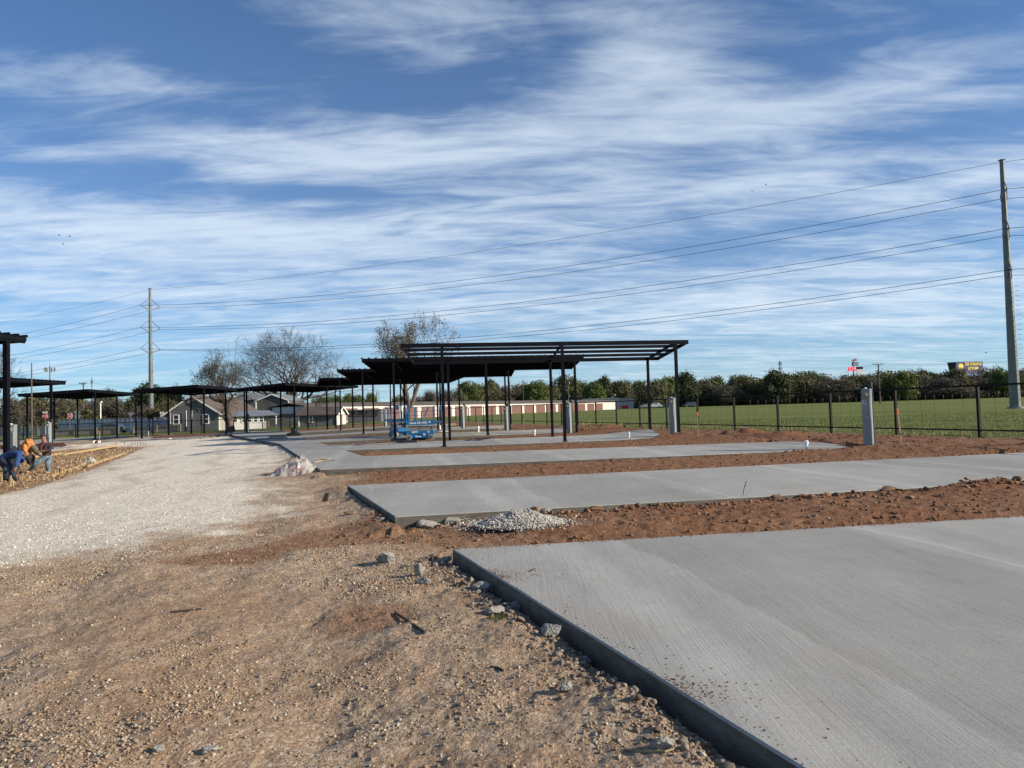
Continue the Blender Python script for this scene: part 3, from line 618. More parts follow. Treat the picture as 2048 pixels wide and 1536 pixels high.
# ------------------------------------------------------------------ carports
def carport(FL, ex, ey, length, depth, zf, zb, posts_t, open_roof, label, group='black steel carports over the concrete pads', bays=(0, 1), pw=.13, ol=1.88, ribs_edge=True):
    """FL: front-left post (x,y); ex along the long side, ey across; posts_t: distances of the posts along ex"""
    ex = np.array(ex)/np.linalg.norm(ex); ey = np.array(ey)/np.linalg.norm(ey)
    g0 = ZS+gz(*FL) if onslab(*FL) is not None else gh(*FL)
    root = thing('carport', label, 'carport', (FL[0], FL[1], g0), 0, group)
    def P(t, s_, z=0): q = ex*t+ey*s_; return Vector((q[0], q[1], z))
    def zr(s_): return zf + (zb-zf)*s_/depth
    for t in posts_t:
        for s_ in bays_s(bays, depth):
            wx, wy = FL[0]+(ex*t+ey*s_)[0], FL[1]+(ex*t+ey*s_)[1]; zb_ = hz(wx, wy)-.05-g0; zt = zr(s_)-.20
            m_ = MB(); c = P(t, s_); m_.box((c.x, c.y, (zb_+zt)/2), (pw, pw, zt-zb_), math.atan2(ex[1], ex[0])); m_.box((c.x, c.y, zb_+.07), (pw*1.9, pw*1.9, .02), math.atan2(ex[1], ex[0]))
            m_.build('post', K['steel'], root)
    t0, t1 = posts_t[0]-ol, posts_t[0]-ol+length
    for s_, nm in ((0, 'front_beam'), (depth, 'rear_beam')):
        MB().beam(P(t0, s_, zr(s_)-.11), P(t1, s_, zr(s_)-.11), .07, .20).build(nm, K['steel'], root)
    for t in list(posts_t[1:]) if open_roof else posts_t:
        MB().beam(P(t, .04, zr(0)-.13), P(t, depth-.04, zr(depth)-.13), .06, .13).build('rafter', K['steel'], root)
    for t in (t0+.03, t1-.03):
        MB().beam(P(t, .04, zr(0)-.10), P(t, depth-.04, zr(depth)-.10), .05, .18).build('end_beam', K['steel'], root)
    n = 3 if open_roof else 4
    for i in range(n):
        s_ = depth*(i+1)/(n+1); MB().beam(P(t0+.06, s_, zr(s_)-.08), P(t1-.06, s_, zr(s_)-.08), .06, .15).build('purlin', K['steel'], root)
    if not open_roof:
        m_ = MB(); sp = .42; k = int((t1-t0+.1)/sp); prof = []
        for i in range(k+1):
            a = t0-.05+i*sp; prof += [(a, 0), (a+.03, .07), (a+.07, .07), (a+.10, 0)]
        prof = [p for p in prof if p[0] <= t1+.05]; o = 0
        for lay in (0, .008):
            for (a, b_) in prof:
                for s_ in (-.10, depth+.10): q = P(a, s_, zr(s_)+.005+b_+lay); m_.v.append(tuple(q))
        np_ = len(prof)
        for lay in range(2):
            for i in range(np_-1): a = lay*2*np_+2*i; m_.f.append([a, a+1, a+3, a+2])
        for i in range(np_-1): a = 2*i; b_ = 2*np_+2*i; m_.f += [[a, a+2, b_+2, b_], [a+1, b_+1, b_+3, a+3]]
        m_.build('roof_panel', K['roofsheet'], root)
        MB().beam(P(t0, -.06, zr(0)-.07), P(t1, -.06, zr(0)-.07), .03, .16).build('fascia', K['steel'], root)
    return root
def bays_s(b, depth): return [depth*q for q in b]
E1 = (.985, .170); E2 = (-.045, .999); T3 = (0, 5.7, 11.4)
carport(FP[0], E1, E2, 13.95, 5.85, 4.76, 4.38, T3, True, 'nearest black steel carport, its roof still open with bare purlins and no sheeting')
carport(FP[1], E1, E2, 13.9, 5.85, 4.88, 4.55, T3, False, 'black carport with ribbed sheet roof directly behind the open framed carport')
carport(FP[2], E1, (-.06, .998), 13.9, 5.85, 4.94, 4.62, T3, False, 'third black carport in the right-hand row, counting back from the open framed one')
carport(F4, (.98, .2), (-.30, .95), 13.9, 7.2, 4.98, 4.72, T3, False, 'fourth black carport of the right-hand row, behind the blue scissor lifts')
carport((-22.2, 72.2), (.35, .937), (-.83, .56), 13.2, 7.8, 4.86, 4.62, (0, 5.6, 10.6), False, 'farthest carport where the row turns, in front of the grey barn with white trim', ol=1.4)
# left-hand row: eaves run away from the camera
carport((-30.12, 69.3), (-.03, 1), (-1, -.03), 13.8, 6.0, 4.80, 4.52, T3, False, 'black carport left of the centre, standing in front of the grey gabled house', ol=1.6)
carport((-42.35, 72.0), (-.16, .987), (-.987, -.12), 14.2, 6.4, 4.82, 4.52, T3, False, 'black carport left of the tall steel pole, in front of the corrugated metal fence', ol=1.7)
carport((-33.0, 50.8), (-.02, -1), (-1, .02), 13.8, 6.0, 4.62, 4.42, T3, False, 'black carport at left whose right roof end overlaps the thin cell tower mast', ol=1.5)
carport((-16.75, 23.5), (-.02, -1), (-1, .02), 13.8, 6.0, 4.80, 4.60, T3, False, 'nearest black carport of the left-hand row, its roof corner cut by the picture edge', ol=.85, pw=.15)

# ------------------------------------------------------------------ perimeter fence
def fence_run(pts, zs, hgt, label, step, name='metal_fence', group=None, bottom=.28, w_=.085, m='fence', pickets=False):
    o = Vector((pts[0][0], pts[0][1], zs[0])); root = thing(name, label, 'fence', o, 0, group)
    rail = []
    for i in range(len(pts)-1):
        a = np.array(pts[i]); b = np.array(pts[i+1]); Ln = np.linalg.norm(b-a); n = max(1, round(Ln/step))
        for j in range(n + (1 if i == len(pts)-2 else 0)):
            t = j/n; q = a+(b-a)*t; z = zs[i]+(zs[i+1]-zs[i])*t; g = gh(*q)
            rail.append((Vector((q[0], q[1], z))-o)); MB().box((q[0]-o.x, q[1]-o.y, (z+hgt+g-.1)/2-o.z), (w_, w_, z+hgt-g+.1), math.atan2((b-a)[1], (b-a)[0])).build('fence_post', K[m], root)
    top = MB(); bot = MB()
    for i in range(len(rail)-1):
        a, b = rail[i], rail[i+1]; top.beam(a+Vector((0, 0, hgt-.02)), b+Vector((0, 0, hgt-.02)), .05, .065); bot.beam(a+Vector((0, 0, bottom)), b+Vector((0, 0, bottom)), .04, .05)
    top.build('top_rail', K[m], root); bot.build('bottom_rail', K[m], root)
    ms = MB(); 
    for i in range(len(rail)-1):
        a, b = rail[i], rail[i+1]
        if o.x+a.x > -12 and (o.y+a.y) < 62:
            for q in range(1, 6): ms.beam(a+(b-a)*(q/6)+Vector((0, 0, bottom)), a+(b-a)*(q/6)+Vector((0, 0, hgt-.04)), .004, .004)
            for q in range(1, 5): z = bottom+(hgt-bottom)*q/5; ms.beam(a+Vector((0, 0, z)), b+Vector((0, 0, z)), .004, .004)
    if ms.v: ms.build('wire_mesh', K['wire'], root)
    return root
p0 = np.array([15.65, 23.9]); dF = np.array([-.33, 1.0])
pn = tuple(p0-dF*10.2); pf = tuple(p0+dF*80)
fence_run([pn, tuple(p0), pf], [.33, .33, .42], 1.80, 'long black metal fence with square posts along the green field', 3.31)
bk = [(-61-16*3.3, 91), (-61, 84), (-48, 83), (-33.8, 86), (-19.6, 95), (-10.95, 103.9)]
fence_run(bk, [.0, .0, .03, .05, .2, .40], 1.62, 'black metal back fence in front of the grey houses', 3.3)
# pale post and wire fence at the far side of the field
fp = [at(1480, 812, 205), at(1700, 806, 205), at(2120, 800, 185)]
def post_wire(A, B, n, label, hgt=1.5):
    root = thing('wire_fence', label, 'fence', A); 
    for i in range(n):
        q = A+(B-A)*(i/(n-1)); z = gh(q.x, q.y); MB().tube([(q.x-A.x, q.y-A.y, z-A.z-.2), (q.x-A.x, q.y-A.y, z-A.z+hgt)], .07, 6).build('fence_post', K['straw'], root)
    m_ = MB()
    for h in (.5, .95, 1.4): m_.beam(Vector((0, 0, h)), B-A+Vector((0, 0, h)), .03, .03)
    m_.build('wire', K['wire'], root)
A_ = at(1500, 800, 212); A_.z = gh(A_.x, A_.y); B_ = at(2150, 800, 190); B_.z = gh(B_.x, B_.y)
post_wire(A_, B_, 38, 'low fence of pale posts and wire at the foot of the far tree line')

# ------------------------------------------------------------------ utility pedestals
def pedestal(px, py, hpx, label, num=None, big=None, rz=R(-40)):
    """base seen at px,py; hpx its height in the photograph; real height 1.8 m"""
    Y = F*1.80/hpx if big is None else big; b = at(px, py, Y); z = hz(b.x, b.y) if big is None else b.z
    root = thing('utility_pedestal', label, 'electrical pedestal', (b.x, b.y, min(z, b.z+.1)), rz, 'utility pedestals beside the pads')
    H = 1.80 if big is None else hpx*big/F; H += max(0, b.z-min(z, b.z+.1)) if big is None else 0
    c = MB(); c.box((0, 0, H/2), (.27, .20, H)); c.build('cabinet', K['ped'], root, bevel=.008)
    d = MB(); d.box((-.0, -.112, H*.62), (.25, .02, H*.36)); d.box((.105, -.128, H*.68), (.03, .03, H*.30)); d.build('door_panel', K['ped'], root, bevel=.004)
    m_ = MB(); m_.box((0, -.112, H-.20), (.24, .02, .27)); m_.tube([(0, -.12, H-.20), (0, -.17, H-.20)], .085, 20); m_.build('meter_ring', K['ped'], root)
    MB().tube([(0, -.17, H-.20), (0, -.215, H-.20)], [.07, .06], 20).build('meter', K['meterglass'], root)
    MB().ball((-.03, 0, H+.01), .05, (1, 1, .6)).build('cap', K['white'], root, smooth=True)
    p = MB(); p.box((.10, .17, (H+.05)/2), (.09, .09, H+.05)); p.box((.06, .16, H+.13), (.15, .16, .17)); p.build('lamp_post', K['black'], root)
    if num: text(num, .13, 'number_sticker', K['black'], root, Matrix.Translation((-.07, -.125, H-.43)) @ FACE, .002, bold=.004); MB().box((-.07, -.1235, H-.43), (.13, .002, .13)).build('sticker', K['white'], root)
    return root
pedestal(1738, 895, 112, 'grey electrical pedestal nearest on the right, with round meter and sticker, beside the flagged stake', '23')
pedestal(1347, 873, 74, 'grey pedestal standing by the right post of the open framed carport')
pedestal(1139, 863, 57, 'grey pedestal under the right end of the second carport')
pedestal(1013, 861, 48, 'grey pedestal at the right end of the third carport pad')
pedestal(926, 859, 44, 'grey pedestal behind the right end of the blue scissor lift')
pedestal(771, 857, 36, 'pale pedestal behind the left blue scissor lift')
pedestal(494, 866, 33, 'pale grey pedestal in front of the white walled porch', rz=R(-14))
pedestal(295, 874, 33, 'grey pedestal below the round clipped tree', rz=R(-16))
pedestal(98, 897, 52, 'dark grey pedestal just behind the standing worker in maroon', rz=R(-18))
pd = pedestal(24, 944, 92, 'grey pedestal numbered 41 with a round meter, behind the bending worker in blue', '41', rz=R(5)); pd.scale = (1.1, 1.0, 1.0)

# ------------------------------------------------------------------ pipes, stakes, boards
def pvc(px, py, hpx, label):
    Y = 30; b = at(px, py, Y)
    for _ in range(12): z = hz(b.x, b.y); b = gp(px, py, z+.0)
    H = hpx*b.y/F; root = thing('standpipe', label, 'pipe', (b.x, b.y, hz(b.x, b.y)), 0, 'white capped standpipes')
    MB().tube([(0, 0, -.1), (.0, 0, H*.72)], .055, 14).build('pipe', K['pvc'], root, smooth=False)
    MB().tube([(0, 0, H*.5), (0, 0, H*.66), (0, 0, H*.66+.001), (0, 0, H*.92), (.0, 0, H)], [.068, .068, .075, .075, .045], 14).build('pipe_cap', K['pvc'], root)
pvc(1613, 896, 15, 'white capped standpipe nearest on the right, in the dirt strip left of the big pedestal')
pvc(1258, 877, 14, 'white capped standpipe between the middle and right posts of the open carport')
pvc(1069, 867, 11.5, 'white capped standpipe behind the second carport centre, right of the middle pad')
pvc(957, 864.5, 12.5, 'white capped standpipe below the third carport, with a stake behind it')
pvc(880, 859, 8, 'small white standpipe right of the blue scissor lift')
pvc(742, 858, 5, 'tiny white standpipe left of the blue scissor lifts')
q = gp(868, 861, .4); q2 = gp(900, 860, .4); tag(MB().tube([(0, 0, .05), (q2.x-q.x, q2.y-q.y, .05)], .05, 10).build('drain_pipe', K['pvc']), 'long white pipe lying on the ground right of the blue scissor lift', 'pipe').location = (q.x, q.y, gh(q.x, q.y)+.05)
def stake(px, py, ptop, label, lean=(0, 0), flag='orange'):
    b = gp(px, py, .3)
    for _ in range(12): b = gp(px, py, hz(b.x, b.y))
    H = (py-ptop)*b.y/F; root = thing('survey_stake', label, 'stake', (b.x, b.y, b.z), 0, 'survey stakes with ribbons')
    MB().beam((0, 0, -.1), (lean[0]*H, 0, H), .045, .02, (0, 1, 0)).build('stake', K['wood'], root)
    fl = MB(); x0 = lean[0]*H
    fl.tube([(x0*.93, 0, H*.86), (x0, 0, H*.98)], .035, 7)
    for s_ in range(4): a = random.uniform(-1, 1); fl.beam((x0, 0, H*.93), (x0+.10*a, .02*s_-.03, H*(.93-.06*random.random())), .03, .004)
    fl.build('ribbon', K[flag], root)
stake(1804, 888, 817, 'leaning wooden survey stake with orange and white ribbon, right of the big grey pedestal', (-.09, 0))
stake(1397, 874, 824, 'upright survey stake with orange ribbon right of the open carport', (-.01, 0))
stake(1181, 863, 830, 'thin survey stake with green ribbon right of the second carport', (-.02, 0), 'lg')
stake(1048, 861, 832, 'thin survey stake right of the third carport post', (-.01, 0), 'lg')
stake(957, 853, 834, 'short survey stake standing behind a white standpipe', (0, 0), 'lg')
stake(199, 892, 862, 'single tall stake on the left beside the white gravel', (0, 0), 'straw')

def board(name, p, q, w_, h, label, cat, m='wood', group=None, zo=0):
    a = gp(p[0], p[1], 0); b = gp(q[0], q[1], 0)
    za, zb = hz(a.x, a.y)+h/2+zo, hz(b.x, b.y)+h/2+zo
    o = MB().beam((0, 0, 0), (b.x-a.x, b.y-a.y, zb-za), w_, h).build(name, K[m]); o.location = (a.x, a.y, za); return tag(o, label, cat, group)
G1 = 'timber form boards round the trench'
board('form_board', (104, 951), (137, 939), .04, .11, 'short form board running from the standing worker boot to the gravel', 'board', group=G1)
board('form_board', (137, 941), (172, 926), .04, .10, 'form board along the gravel edge just right of the standing worker', 'board', group=G1)
board('form_board', (176, 933), (205, 921), .04, .10, 'form board left of the grey plastic scrap', 'board', group=G1)
board('form_board', (205, 921), (252, 906), .04, .11, 'far form board along the curving gravel edge', 'board', group=G1)
board('form_board', (70, 912), (128, 907), .04, .11, 'pale form board on the dirt behind the standing worker', 'board', group=G1)
board('form_board', (128, 908), (236, 895), .04, .11, 'longest form board crossing the dug dirt behind the trench', 'board', group=G1)
board('form_board', (72, 948), (92, 947), .09, .05, 'short flat board lying by the tan boots', 'board', group=G1)
board('form_board', (182, 923), (196, 921.5), .09, .04, 'short flat board lying beside the small stakes', 'board', group=G1)
def peg(px, py, hpx, lean=0):
    b = gp(px, py, 0); s_ = b.y/F; H = hpx*s_
    o = MB().beam((0, 0, -.08), (lean*H, .0, H), .045, .03, (0, 1, 0)).build('wooden_peg', K['wood']); o.location = (b.x, b.y, gh(b.x, b.y)+.0)
    tag(o, 'short wooden form peg driven in along the trench beside the gravel road', 'peg', 'wooden pegs along the trench forms')
for a in [(3, 963, 16, 0), (20, 969, 22, .05), (28, 968, 16, -.3), (43, 961, 15, .15), (60, 956, 9, -.3), (73, 958, 10, 0), (104, 952, 9, 0), (110, 949, 12, 0), (115, 947, 11, 0), (119, 946, 13, 0), (123, 946, 15, .02), (129, 943, 10, 0), (137, 942, 9, 0), (144, 941, 9, -.6),
          (161, 937, 16, .05), (142, 929, 12, 0), (188, 929, 9, 0), (179, 915, 10, 0), (191, 919, 8, .1), (194, 918, 9, .1), (198, 920, 7, 0), (210, 921, 6, -.4), (219, 920, 9, 0), (225, 914, 13, -.1), (229, 915, 10, 0), (236, 908, 8, 0), (246, 908, 9, .1), (253, 905, 7, 0), (251, 910, 5, 0), (262, 900, 5, 0), (268, 898, 4, 0), (275, 898, 4, 0), (282, 897, 4, 0), (233, 894, 7, 0),
          (108, 912, 8, 0), (117, 908, 5, 0), (125, 908, 6, 0), (130, 906, 7, 0), (154, 903, 5, 0), (185, 901, 5, 0)]: peg(*a)
for i, (px, py) in enumerate([(249, 893), (264, 893), (270, 892.5), (275, 892.5), (281, 892), (286, 892), (291, 892)]):
    b = gp(px, py, 0); o = MB().tube([(0, 0, -.05), (0, 0, .22)], .014, 6).build('rebar_pin', K['rust']); o.location = (b.x, b.y, gh(b.x, b.y)); tag(o, 'thin dark rebar pin standing in the dirt tip of the trench', 'rebar', 'rebar pins at the end of the trench')
# stacked steel members
ST = 'primed steel members stacked on the gravel'
def girder(p, q, h, z0, label):
    a = gp(p[0], p[1], z0); b = gp(q[0], q[1], z0); o = MB(); d = Vector((b.x-a.x, b.y-a.y, 0)); sdv = Vector((-d.y, d.x, 0)).normalized()*.07
    o.beam((0, 0, 0), d, .02, h); 
    for s_ in (-1, 1): o.beam(Vector((0, 0, s_*(h/2-.01)))+sdv*.5, d+Vector((0, 0, s_*(h/2-.01)))+sdv*.5, .09, .02)
    r = o.build('steel_channel', K['rust']); r.location = (a.x, a.y, z0+h/2); tag(r, label, 'steel beam', ST)
girder((302, 878), (400, 873), .20, .03, 'dark red steel channel at the front of the pile below the grey house')
girder((306, 876), (424, 871), .20, .20, 'dark red steel channel on top of the pile below the grey house')
girder((345, 873), (440, 869), .18, .22, 'longest dark red channel at the back of the pile below the grey house')
girder((-30, 900), (132, 893), .20, .0, 'dark red steel channel behind the standing worker, lower of the pair')
girder((-40, 897), (128, 890.5), .18, .10, 'dark red steel channel behind the standing worker, upper of the pair')
q = gp(340, 879, 0); tag(MB().box((0, 0, .09), (.22, .16, .18)).build('white_bucket', K['white'], bevel=.03), 'small white block standing in front of the red steel pile', 'block').location = (q.x, q.y, gh(q.x, q.y))
for i, px in enumerate((187.5, 197.5)):
    q = gp(px, 886, 0); t_ = thing('paint_bucket', ('left' if i == 0 else 'right')+' one of two white buckets on the far gravel at left', 'bucket', (q.x, q.y, gh(q.x, q.y)), 0, 'white buckets on the far gravel')
    MB().tube([(0, 0, 0), (0, 0, .22)], [.12, .14], 14).build('bucket_body', K['white'], t_); MB().tube([(.0, 0, .22), (0, 0, .24)], .145, 14).build('lid', K['black'], t_)
q = gp(192.5, 886.5, 0); tag(MB().box((0, 0, .1), (.2, .2, .2)).build('dark_box', K['black'], bevel=.02), 'small dark box between the two white buckets', 'box').location = (q.x, q.y, gh(q.x, q.y))

# ------------------------------------------------------------------ debris
def chunk(px, py, w_, label, m='chunk', sc=(1, .8, .7), name='concrete_chunk', seed=0, group='broken concrete lumps beside the slabs', rough=.28):
    b = gp(px, py, 0)
    while onslab(b.x, b.y) is not None: b.y -= .06
    r = w_*b.y/F/2; g = np.random.default_rng(seed+100); bm = bmesh.new(); bmesh.ops.create_icosphere(bm, subdivisions=4, radius=1)
    pl = [(g.normal(size=3), .48+.32*g.random()) for _ in range(11)]
    for v in bm.verts:
        p = np.array(v.co)
        for n_, d_ in pl:
            n_ = n_/np.linalg.norm(n_); e = p@n_-d_
            if e > 0: p = p-n_*e
        p = p*(1+rough*(fbm(np.array([p[0]*3+seed]), np.array([p[1]*3+p[2]*2.3]), 4, seed)[0]-.5) + .22*(fbm(np.array([p[0]*9+seed+p[2]*5]), np.array([p[1]*9+p[2]*7]), 3, seed+3)[0]-.5)); v.co = (p[0]*r*sc[0], p[1]*r*sc[1], p[2]*r*sc[2])
    me = bpy.data.meshes.new(name); bm.to_mesh(me); bm.free(); o = link(name, me, K[m]); o.location = (b.x, b.y, hz(b.x, b.y)+r*sc[2]*.58); o.rotation_euler = (0, 0, g.random()*1.0-.5)
    return tag(o, label, 'concrete lump' if m == 'chunk' else 'dirt lump', group)
CH = [(773, 1130, 60, 'wide rough lump of concrete left of the near slab corner, in pale gravel', 'chunk', (1, .6, .55)), (838, 1158, 30, 'upright triangular concrete chunk, upper of a pair left of the near slab', 'chunk', (.8, .7, 1.2)),
      (850, 1176, 42, 'flat slab-like concrete chunk, lower of a pair left of the near slab', 'chunk', (1, .5, .42)), (888, 1130, 40, 'ragged concrete crumbs at the corner of the near slab', 'chunk', (1, .7, .5)),
      (968, 1190, 46, 'ragged upright concrete lump against the near slab side', 'chunk', (1, .6, .75)), (1028, 1222, 38, 'rounded grey concrete chunk beside the near slab side', 'chunk', (1, .7, .8)),
      (995, 1243, 52, 'brown and grey broken lump by the small green weed', 'chunk', (1, .6, .6)), (1105, 1298, 58, 'large dirty concrete lump halfway along the near slab side', 'chunk', (1, .7, .6)),
      (1168, 1327, 38, 'grey rock with small stones below it beside the near slab', 'chunk', (1, .8, .7)), (1132, 1408, 34, 'pointed pale concrete piece lying alone on the brown dirt', 'chunk', (.9, .7, .9)),
      (1193, 1340, 20, 'small rounded concrete lump close to the near slab', 'chunk', (1, .8, .8)), (1355, 1462, 22, 'thin upright concrete sliver near the bottom of the near slab', 'chunk', (.5, .6, 1.2)),
      (862, 1042, 44, 'crumbly grey concrete lump below the second slab corner', 'chunk', (1, .6, .55)), (912, 1036, 36, 'pale block of concrete next to the white gravel pile', 'chunk', (1, .7, .7)), (882, 1041, 26, 'low piece of concrete left of the white gravel pile', 'chunk', (1, .7, .5)),
      (763, 1052, 22, 'grey flat lump on the gravel below the second slab corner', 'chunk', (1, .7, .35)), (775, 1075, 20, 'small brown lump on the red dirt below the second slab', 'claychunk', (1, .7, .8)),
      (700, 1035, 36, 'low twiggy brown lump on the gravel left of the second slab', 'claychunk', (1, .7, .35)), (1085, 1020, 24, 'dark lump on the dirt just behind the white gravel pile', 'chunk', (1, .7, .7)), (1175, 1013, 60, 'long low clay lump right of the white gravel pile', 'claychunk', (1, .5, .3)),
      (1500, 993, 44, 'grey clod with a twig on the dirt between the two near slabs', 'claychunk', (1, .6, .45)), (1545, 990, 30, 'brown clod right of the twig clod between the near slabs', 'claychunk', (1, .6, .45)), (1712, 984, 50, 'rough clod in front of the second slab edge at right', 'claychunk', (1, .6, .35)),
      (1632, 1049, 11, 'small pale stone at the rear edge of the near slab', 'chunk', (1, .8, .8)), (1327, 1535, 60, 'big concrete lump cut by the bottom edge of the picture', 'chunk', (1, .6, .5)), (1820, 1015, 36, 'brown clod on the dirt right of centre between the near slabs', 'claychunk', (1, .6, .4)),
      (1980, 975, 46, 'dirt clod at the far right between the near slabs', 'claychunk', (1, .6, .55)), (1225, 927, 15, 'pair of dark lumps in the strip behind the second slab', 'claychunk', (1, .7, .5)), (420, 1515, 34, 'pale flat stone at the bottom left foreground', 'chunk', (1, .8, .6)), (318, 1520, 22, 'white rounded stone at the bottom edge left of centre', 'chunk', (1, .9, .8))]
for i, c in enumerate(CH): chunk(c[0], c[1], c[2]*(.68 if c[4] == 'claychunk' else 1), c[3], c[4], c[5], 'concrete_chunk' if c[4] == 'chunk' else 'clay_clod', i)
def stick(pts, r, label, m='twig', name='stick', cat='stick'):
    P = []
    for px, py in pts:
        b = gp(px, py, 0)
        for _ in range(4): b = gp(px, py, hz(b.x, b.y)+r)
        P.append(b)
    o = MB().tube([p-P[0] for p in P], r, 6).build(name, K[m]); o.location = P[0]; tag(o, label, cat)
stick([(790, 1225), (815, 1241), (850, 1265)], .012, 'dark straight stick lying on the brown dirt left of the near slab')
stick([(340, 1224), (372, 1221), (402, 1218)], .009, 'thin dark stick on the left foreground gravel')
stick([(980, 1333), (995, 1335), (1007, 1341)], .008, 'short curved twig on the bare brown dirt')
stick([(1250, 1498), (1290, 1504), (1330, 1503), (1370, 1492)], .006, 'long bent tan stalk near the bottom of the near slab', 'straw')
stick([(1060, 1142), (1070, 1137)], .006, 'tiny dark twig lying on the near slab top')
def twig_up(px, py, h, label):
    b = gp(px, py, .12); b = gp(px, py, hz(b.x, b.y)); s_ = b.y/F; t_ = MB().tube([(0, 0, 0), (.1*h*s_, 0, h*s_*.5), (.3*h*s_, 0, h*s_)], .006, 5); t_.tube([(.1*h*s_, 0, h*s_*.5), (.25*h*s_, .02, h*s_*.66)], .004, 5); o = t_.build('twig', K['twig']); o.location = b; tag(o, label, 'twig')
twig_up(1486, 990, 28, 'bare twig sticking up from the dirt between the two near slabs')
# dark upright block on gravel
q = gp(653, 1004, 0); o = MB().quad8([(-.09, -.03, 0), (.02, -.03, 0), (.02, .03, 0), (-.09, .03, 0), (-.02, -.03, .16), (.06, -.03, .16), (.06, .03, .16), (-.02, .03, .16)]).build('dark_brick', K['twig'], bevel=.006); o.location = (q.x, q.y, gh(q.x, q.y)); tag(o, 'small dark leaning block standing alone on the tan gravel', 'block')
# gravel pile
def pile():
    c = gp(1042, 1062, 0); cx, cy = c.x, c.y+.15; rx, ry, H = .66, .46, .23; g = np.random.default_rng(4); zb = gh(cx, cy)-.02
    root = thing('gravel_pile', 'heap of white crushed stone on the red dirt between the two near slabs', 'gravel pile', (cx, cy, zb))
    m_ = MB(); nr_, na_ = 10, 36
    m_.v.append((0, 0, H*.9))
    for i in range(1, nr_+1):
        for k in range(na_): a = 2*math.pi*k/na_; q_ = i/nr_; m_.v.append((rx*q_*math.cos(a), ry*q_*math.sin(a), H*.9*(1-q_)**.8*(.8+.35*random.random()) - .01))
    for k in range(na_): m_.f.append([0, 1+k, 1+(k+1) % na_])
    for i in range(nr_-1):
        for k in range(na_): a = 1+i*na_; m_.f.append([a+k, a+na_+k, a+na_+(k+1) % na_, a+(k+1) % na_])
    m_.build('heap', mat('heap_fill', (.30, .28, .25), .9, scale=30, bump=.6), root, smooth=True)
    n = 5200; a = g.random(n)*6.283; q_ = np.sqrt(g.random(n))*np.where(g.random(n) < .22, 1.0+.9*g.random(n)**1.6, 1.03); x = rx*q_*np.cos(a); y = ry*q_*np.sin(a); z = H*.92*np.clip(1-q_, 0, 1)**.8*(.85+.3*vn(x*9, y*9, 3)); z = z + np.where(q_ > 1, .03, .01); r = .007+.015*g.random(n)**1.8
    t = g.random((n, 1)); cc = np.array([.28, .26, .23])*(1-t)+np.array([.62, .59, .54])*t; u = g.random(n); cc[u < .12] = (.2, .21, .22)
    stones_mesh('stones', x, y, z, r, cc, root)
pile()
chunk(1090, 1035, 26, 'reddish brown clay lump lying on the white gravel heap', 'claychunk', (1, .8, .6), 'clay_clod', 55).location = (lambda c: (c.x+.22, c.y+.22, gh(c.x, c.y)+.16))(gp(1042, 1062, 0))
# crumpled plastic sheet with orange netting
def crumple(name, label, px, py, wpx, hpx, m, seed, parts=True, depth=.7):
    c = gp(px, py, 0); s_ = c.y/F; W = wpx*s_; H = hpx*s_; nx, ny = 46, 30; g = np.random.default_rng(seed)
    U, Vv = np.meshgrid(np.linspace(-1, 1, nx), np.linspace(-1, 1, ny)); env = np.clip(1-np.abs(U)**2.2, 0, 1)*np.clip(1-np.abs(Vv)**2.4, 0, 1)
    sk = np.interp(U, [-1, -.75, -.35, .1, .35, .75, 1], [.15, .3, .55, .8, 1.0, .75, .2]); rid = 1-np.abs(fbm(U*3+seed, Vv*3, 4, seed, .6)-.5)*3.2; rid2 = np.abs(fbm(U*9, Vv*6+seed, 3, seed+5, .6)-.5)*2
    Z = H*env**.6*sk*(.25+.8*np.clip(rid, 0, 1)) + H*.22*rid2*env**.4 + H*.16*(np.abs(fbm(U*16, Vv*11, 3, seed+7, .6)-.5)*4-.4)*env**.5; X = U*W/2+(fbm(U*4, Vv*4, 3, seed+9)-.5)*W*.12; Y = Vv*depth*W/2+(fbm(U*4, Vv*4, 3, seed+19)-.5)*W*.12
    P = np.stack([X, Y, Z], -1).reshape(-1, 3); I = (np.arange(ny-1)[:, None]*nx+np.arange(nx-1)).ravel(); Q = np.stack([I, I+1, I+1+nx, I+nx], -1)
    root = thing(name, label, 'plastic sheet', (c.x, c.y+.2, gh(c.x, c.y)+.01))
    np_mesh('sheet', P, Q, K[m], root)
    if parts:
        o = MB()
        for _ in range(26):
            a = random.uniform(-.55, .35); b_ = random.uniform(-.75, .1); x0 = a*W/2; y0 = b_*depth*W/2; z0 = H*random.uniform(.12, .6)*(1-abs(a)); d = random.uniform(-.5, .5); o.beam((x0, y0-.05, z0), (x0+.16*math.cos(d), y0-.05, z0+.16*math.sin(d)), .05, .012)
        o.build('orange_netting', K['orange'], root)
    return root
crumple('plastic_sheet', 'crumpled clear plastic sheeting with orange netting at the corner of the third slab', 583, 950, 98, 40, 'plastic', 3)
crumple('plastic_sheet', 'torn grey plastic scrap lying in the form trench at left', 173, 925, 26, 11, 'plastic', 8, False)
board('wood_offcut', (628, 937), (661, 929), .05, .03, 'short wood offcut lying on the slab corner beside the plastic sheet', 'board', zo=.01)
board('wood_offcut', (640, 932), (672, 934), .03, .02, 'thin lath lying on the third slab corner', 'board', zo=.04)
